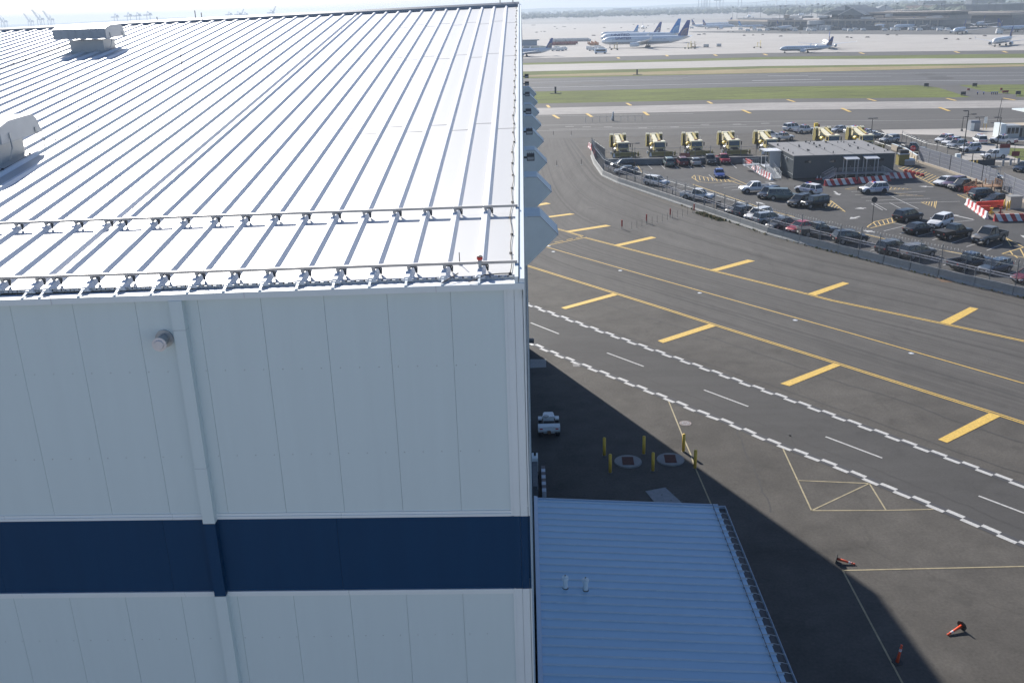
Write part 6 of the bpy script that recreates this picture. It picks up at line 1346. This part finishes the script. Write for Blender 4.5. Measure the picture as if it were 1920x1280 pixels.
# ================================================================== terminal and beyond
m_tb = mat("terminal_beige", (.36,.31,.26), .8, var=.1, scale=.1); m_tg = mat("terminal_glass", (.055,.07,.095), .3, var=.2, scale=.15); m_td = mat("terminal_dark", (.07,.08,.10), .7, var=.25, scale=.2); m_tw = mat("terminal_white", (.55,.54,.52), .6, var=.08, scale=.2); m_tr = mat("hall_roof", (.17,.19,.20), .6, var=.1, scale=.1)
def flat(name, lab, cat, xa, xb, yb, segs, depth=40, grp=None):
    """building whose front foot runs from photo column xa to xb on row yb; segs = (part, x0, x1, z0, z1, forward, material) as fractions and metres"""
    A, B = G(xa, yb[0]), G(xb, yb[1]); d = B-A; L = d.length; r = thing(name, lab, cat, A, math.atan2(d.y, d.x), grp); parts = {}
    r.scale = (1,1,.76)
    for nm, f0, f1, z0, z1, fw, m in segs:
        b = MB(); b.box(f0*L, f1*L, -fw, depth if z1-z0 > .5 or True else 2, z0, z1); b.build(nm, m, r)
    return r, L
t1, L1_ = flat("terminal_building","long beige and dark glass airport terminal across the far apron","terminal",1440,1765,(57,56),[("wall",0,1,0,5,0,m_td),("glazing",.0,1,5,11.5,.5,m_tg),("roof",0,1,11.5,14,2,m_tb),("wall",.32,.36,0,13,6,m_tw),("wall",.52,.62,0,8,5,m_td),("wall",.66,.78,2,9,5,m_tb),("upper_deck",.30,1.0,14.0,16.5,-14,m_tb),("upper_wall",.34,.98,16.5,20,-18,m_td),("upper_roof",.32,1.0,20,22,-16,m_tb)], 60)
for k in range(46):
    x = L1_*rr.uniform(.0,.97); w_, hh, fy = rr.uniform(3,14), rr.uniform(1.5,4.5), rr.uniform(-22,-2); zb_ = rr.choice([0,0,14,16.5]) ; b = MB()
    if zb_: fy = rr.uniform(0,12)
    b.box(x,x+w_,fy,fy+rr.uniform(2,6),zb_,zb_+hh*(1 if zb_ else 1.6)); b.build("plant_room" if zb_ else "gate_house", rr.choice([m_tb,m_td,m_tw,m_tg,m_pol,m_td]), t1)
for k in range(26):
    x = L1_*(k+.5)/26; b = MB(); b.box(x-.6,x+.6,-1.2,-.51,0,11.5); b.build("column", m_tb, t1)
    b = MB(); x = L1_*(k+.2)/26; h = rr.uniform(3,8); b.box(x,x+rr.uniform(4,8),-rr.uniform(3,9),-1.3,0,h); b.build("gate_house", rr.choice([m_td,m_tb,m_tg,m_td]), t1)
for f, w, h, zz in ((.44,.26,12,22),(.50,.16,9,21)):
    b = MB(); x0, x1 = L1_*(f-w/2), L1_*(f+w/2); xm = (x0+x1)/2; b.add([(x0,10 if w > .2 else 4,zz-2),(x1,10 if w > .2 else 4,zz-2),(x1,50,zz-2),(x0,50,zz-2),(xm,10 if w > .2 else 4,zz+h-2),(xm,50,zz+h-2)], [(0,1,4),(2,3,5),(1,2,5,4),(3,0,4,5)]); hr = b.build("hall_roof", m_tr, t1)
    b = MB(); y = 9.8 if w > .2 else 3.8; b.beam((x0,y,zz-1.6),(xm,y,zz+h-1.6),.5,1.0); b.beam((xm,y,zz+h-1.6),(x1,y,zz-1.6),.5,1.0)
    if w > .2: b.add([(x0+(xm-x0)*.45,9.7,zz-2+h*.45),(xm,9.7,zz-2+h),(xm,9.7,zz-2+h*.45)], [(0,1,2)])
    b.build("gable_trim", m_tw, hr)
b = MB(); p = L1_*.325; b.tube((p,-8,0),(p,-8,13),8,18); b.build("round_tower", m_tw, t1, False); b = MB(); b.tube((p,-8,5),(p,-8,8),8.1,18); b.build("glazing", m_tg, t1)
flat("terminal_wing","flat-roofed terminal wing at the left end, behind the jet cluster","terminal",1366,1450,(51,54),[("wall",0,1,0,6,0,m_td),("glazing",0,1,6,10,.4,m_tg),("roof",0,1,10,12,2,m_tb),("plant_room",.1,.95,12,14,-6,m_td)],30)
flat("terminal_wing","terminal wing with a long beige deck and red lights on the right","terminal",1690,1900,(50,49),[("wall",0,1,0,10,0,m_td),("deck",0,.97,14,17,4,m_tb),("wall",.05,.95,10,14,-8,m_tg),("roof",.1,.9,17,18,-20,m_tb),("screen",.25,.33,11,14,4.5,mat("red_lights",(.6,.25,.18),.5))],50)
flat("parking_garage","brown multi-storey garage above the right terminal wing","garage",1697,1748,(31,31),[("wall",0,1,0,22,0,mat("garage_brown",(.20,.14,.12),.8)),("roof",.02,.98,22,23,0,m_td),("deck",0,1,14,16,2,m_tb)],60)
flat("office_block","dark office block in the upper right corner","office block",1876,1990,(33,28),[("wall",0,1,0,22,0,m_td),("roof",0,1,22,24,1,m_tr),("glazing",0,1,10,14,.5,m_tg)],60)
flat("pyramid_hall","grey hall with a pointed roof right of the gabled halls","hall",1640,1690,(34,34),[("wall",0,1,0,14,0,m_td),("parapet",0,1,14,15,1,m_tb)],50)
p = G(1662,34); r = thing("pointed_roof_hall","distant hall whose grey roof rises to a point at the skyline","hall",p); b = MB(); b.add([(-26,0,9),(16,0,9),(16,50,9),(-26,50,9),(6,25,21)],[(0,1,4),(1,2,4),(2,3,4),(3,0,4),(3,2,1,0)]); b.build("roof", m_tr, r); b = MB(); b.box(-24,14,2,48,0,9); b.build("wall", m_tb, r)
mt = thing("light_mast","x","light mast"); b = MB(); b.tube((0,0,0),(0,0,21),.30,6,r2=.2); b.build("mast", m_td, mt); b = MB(); b.box(-1.3,1.3,-.4,.4,21,21.8); b.build("head", m_td, mt)
for k, (px, py) in enumerate([(1373,46),(1381,46),(1400,45),(1425,47),(1461,50),(1470,50),(1476,50),(1497,50),(1520,50),(1531,49),(1540,46),(1543,50),(1552,50),(1570,48),(1583,46),(1608,45),(1633,48),(1657,46),(1679,42),(1729,40),(1762,38),(1768,42),(1800,38),(1828,40),(1850,40),(1854,36),(1863,42),(1910,38)]):
    o = place(mt, G(px,py), 0, "tall thin light mast over the terminal area, %s from the left" % ordn(k+1), "apron light masts"); o.scale = (1,1,.95+.25*rr.random())
# far warehouses
for k, (xa, xb, y, h, c_) in enumerate([(977,990,28,7,m_tw),(993,1000,27.5,6,m_tw),(1010,1036,25.5,9,m_tw),(1060,1080,28,9,m_td),(1180,1200,22,12,m_td),(1348,1362,17,10,m_tw),(1390,1440,18,14,m_td),(1460,1480,14,16,m_td),(1600,1680,14,8,m_tw),(1765,1800,22,12,m_tw),(1800,1818,20,9,mat("shed_red",(.5,.3,.25),.7)),(1835,1850,14,12,m_tw),(1150,1170,18,16,m_td),(1260,1290,16,12,m_td),(1500,1530,20,14,m_td),(1730,1765,12,20,m_td),(1820,1870,10,22,m_td)]):
    A, B = G(xa, max(y+5, 21)), G(xb, max(y+4.6, 20.5)); L = (B-A).length
    r = thing("warehouse","%s low building among the far trees, %s from the left" % ("pale" if c_ is m_tw else "dark", ordn(k+1)),"warehouse",A,0,"low buildings among the far trees"); b = MB(); b.box(0,L,0,30,0,h); b.build("wall", c_, r); b = MB(); b.box(-1,L+1,-1,31,h,h+1); b.build("roof", m_tw if c_ is m_tw else m_tr, r)
# cranes
cr = thing("harbour_crane","x","crane"); m_cr = mat("crane_blue", (.16,.20,.27), .6)
b = MB(); [b.beam((x,y,0),(x,y,46),2.2,2.2) for x in (-9,9) for y in (-12,12)]; [b.beam((x,-12,z),(x,12,z),2,2) for x in (-9,9) for z in (14,46)]; [b.beam((-9,y,z),(9,y,z),2,2) for y in (-12,12) for z in (14,46)]; b.build("portal", m_cr, cr)
b = MB(); b.beam((0,-12,46),(0,-30,46),3,3); b.beam((0,12,46),(0,40,46),3,3); b.beam((-2,-14,46),(-26,-14,90),2.4,2.4); b.beam((3,-14,46),(-21,-14,90),2.4,2.4)
for q in range(6): t = q/5; b.beam((-2-24*t,-14,46+44*t),(3-24*t,-14,46+44*t),1.6,1.6)
b.build("boom", m_cr, cr)
b = MB(); b.beam((0,12,46),(0,0,66),2,2); b.beam((0,-12,46),(0,0,66),2,2); b.beam((0,0,66),(-20,-14,86),.9,.9); b.box(-5,5,14,26,46,53); b.build("apex_frame", m_cr, cr)
def crane(px, basey, top, lab, flip=1, y=None):
    dist = 4300; p = onY(px, basey, dist); q = onY(px, top, dist); o = place(cr, (p.x, dist, 0), 0, lab, "harbour cranes on the skyline"); s = q.z/92.0; o.scale = (flip*s, s, s)
HC = 4300
for px, top, lab, fl in [(9,24,"leftmost harbour crane with its boom raised",1),(59,25,"faint harbour crane second from the left",1),(78,17.5,"tallest harbour crane left of the far ventilator",1),(97,19.5,"harbour crane just left of the far ventilator",1),(455,17,"harbour crane leaning right above the ridge",-1),(514,12,"harbour crane with raised boom further right on the ridge",-1)]: crane(px, 50, top, lab, fl)
lowc = thing("low_crane","x","crane"); b = MB(); [b.beam((x,0,0),(x,0,42),2.5,2.5) for x in (-8,8)]; b.beam((-24,0,42),(20,0,42),4,4); b.beam((-8,0,42),(0,0,56),2,2); b.beam((8,0,42),(0,0,56),2,2); b.build("portal", m_cr, lowc); b = MB(); b.box(6,16,-4,4,44,50); b.build("machine_house", m_cr, lowc)
for k, (px, s) in enumerate([(216,1),(241,1.05),(258,1.05),(278,1.1),(430,.9),(447,.9),(460,.85),(509,.95),(1312,1.05),(1318,1.1),(1322,1.05),(1327,1.0),(1345,.9),(1352,.95),(1386,1.1)]):
    p = onY(px, 30, 4300); o = place(lowc, (p.x, 4300, 0), 0, "small distant dock crane on the skyline, %s from the left" % ordn(k+1), "small dock cranes on the skyline"); o.scale = (s*.8, s, s*1.05)
# bridge
p0 = onY(1400, 6, 5200); p1 = onY(1770, 6, 5200); br = thing("bridge","pale distant road bridge on the right skyline","bridge",(p0.x,5200,0)); Lb = p1.x-p0.x
b = MB(); pts = [(Lb*i/20,0,22+22*sin(pi*i/20)) for i in range(21)]
for a, c in zip(pts, pts[1:]): b.beam(a, c, 14, 3)
b.build("deck", m_tw, br)
for i in range(1, 20): b = MB(); b.box(pts[i][0]-2,pts[i][0]+2,-5,5,0,pts[i][2]); b.build("pier", m_tw, br)
# hills and woods
m_tree = mat("distant_foliage", (.055,.075,.04), .9, var=.35, scale=.05)
hb = MB(); xs = list(range(-7000, 7001, 200))
for j, (Y, h0, sd_) in enumerate([(7600, 14, 1), (8400, 26, 2)]):
    r_ = random.Random(sd_); hs = [h0*(1+.5*sin(x*.0011+sd_*2)+.25*sin(x*.0041+sd_))+r_.uniform(0,6) for x in xs]
    base_ = len(hb.v)
    for x, h in zip(xs, hs): hb.v += [(x,Y-300,0),(x,Y,h),(x,Y+500,0)]
    for i in range(len(xs)-1):
        o_ = base_+3*i; hb.f += [(o_,o_+3,o_+4,o_+1),(o_+1,o_+4,o_+5,o_+2)]; hb.m += [0,0]
struct(hb.build("hills", m_tree, fix=False))
wb = MB(); rt = random.Random(11)
ico = [(0,0,-.5),(.72,-.52,-.1),(-.28,-.85,-.1),(-.9,0,-.1),(-.28,.85,-.1),(.72,.52,-.1),(.28,-.85,.45),(-.72,-.52,.45),(-.72,.52,.45),(.28,.85,.45),(.9,0,.45),(0,0,1)]
icf = [(0,1,2),(1,0,5),(0,2,3),(0,3,4),(0,4,5),(1,5,10),(2,1,6),(3,2,7),(4,3,8),(5,4,9),(1,10,6),(2,6,7),(3,7,8),(4,8,9),(5,9,10),(6,10,11),(7,6,11),(8,7,11),(9,8,11),(10,9,11)]
def wood(n, x0, x1, ya, yb, lo, hi):
    for _ in range(n):
        px = rt.uniform(x0, x1); t = rt.random()**1.3; f = (px-x0)/(x1-x0)
        y = (ya[0]*(1-f)+ya[1]*f)*(1-t)+(yb[0]*(1-f)+yb[1]*f)*t; p = G(px, y)
        if p.y < 0 or p.y > 7500: continue
        if sin(px*.21+y*2.1)+sin(px*.053) < -.9 and rt.random() < .8: continue
        h = rt.uniform(lo, hi); rx = h*rt.uniform(.5,1.1)
        wb.add([(p.x+v[0]*rx*rt.uniform(.75,1.25), p.y+v[1]*rx, h*.45+v[2]*h*.6*rt.uniform(.8,1.15)) for v in ico], icf)
wood(1500, 960, 1440, (38,25), (21,10), 7, 14)
wood(900, 1440, 1700, (31,26), (9,3), 7, 15)
wood(1100, 1690, 1990, (33,30), (2,-2), 7, 17)
wood(250, 1690, 1990, (45,42), (30,26), 6, 11)
wo = wb.build("distant_woods", m_tree, fix=False); wo['kind'] = 'stuff'

# ================================================================== haze
hz = MB(); hz.box(-9000, 9000, -60, 12000, -1.0, HAZE_TOP)
ho = hz.build("haze", []) if False else None
me = bpy.data.meshes.new("haze"); me.from_pydata(hz.v, [], hz.f)
ho = bpy.data.objects.new("haze", me); COL.objects.link(ho); ho['kind'] = 'stuff'
hm = bpy.data.materials.new("haze_air"); hm.use_nodes = True; t = hm.node_tree
t.nodes.remove(t.nodes["Principled BSDF"]); pv = t.nodes.new("ShaderNodeVolumePrincipled")
pv.inputs["Color"].default_value = HAZE_COL; pv.inputs["Density"].default_value = HAZE_D; pv.inputs["Anisotropy"].default_value = 0.15
t.links.new(pv.outputs[0], t.nodes["Material Output"].inputs["Volume"]); me.materials.append(hm)
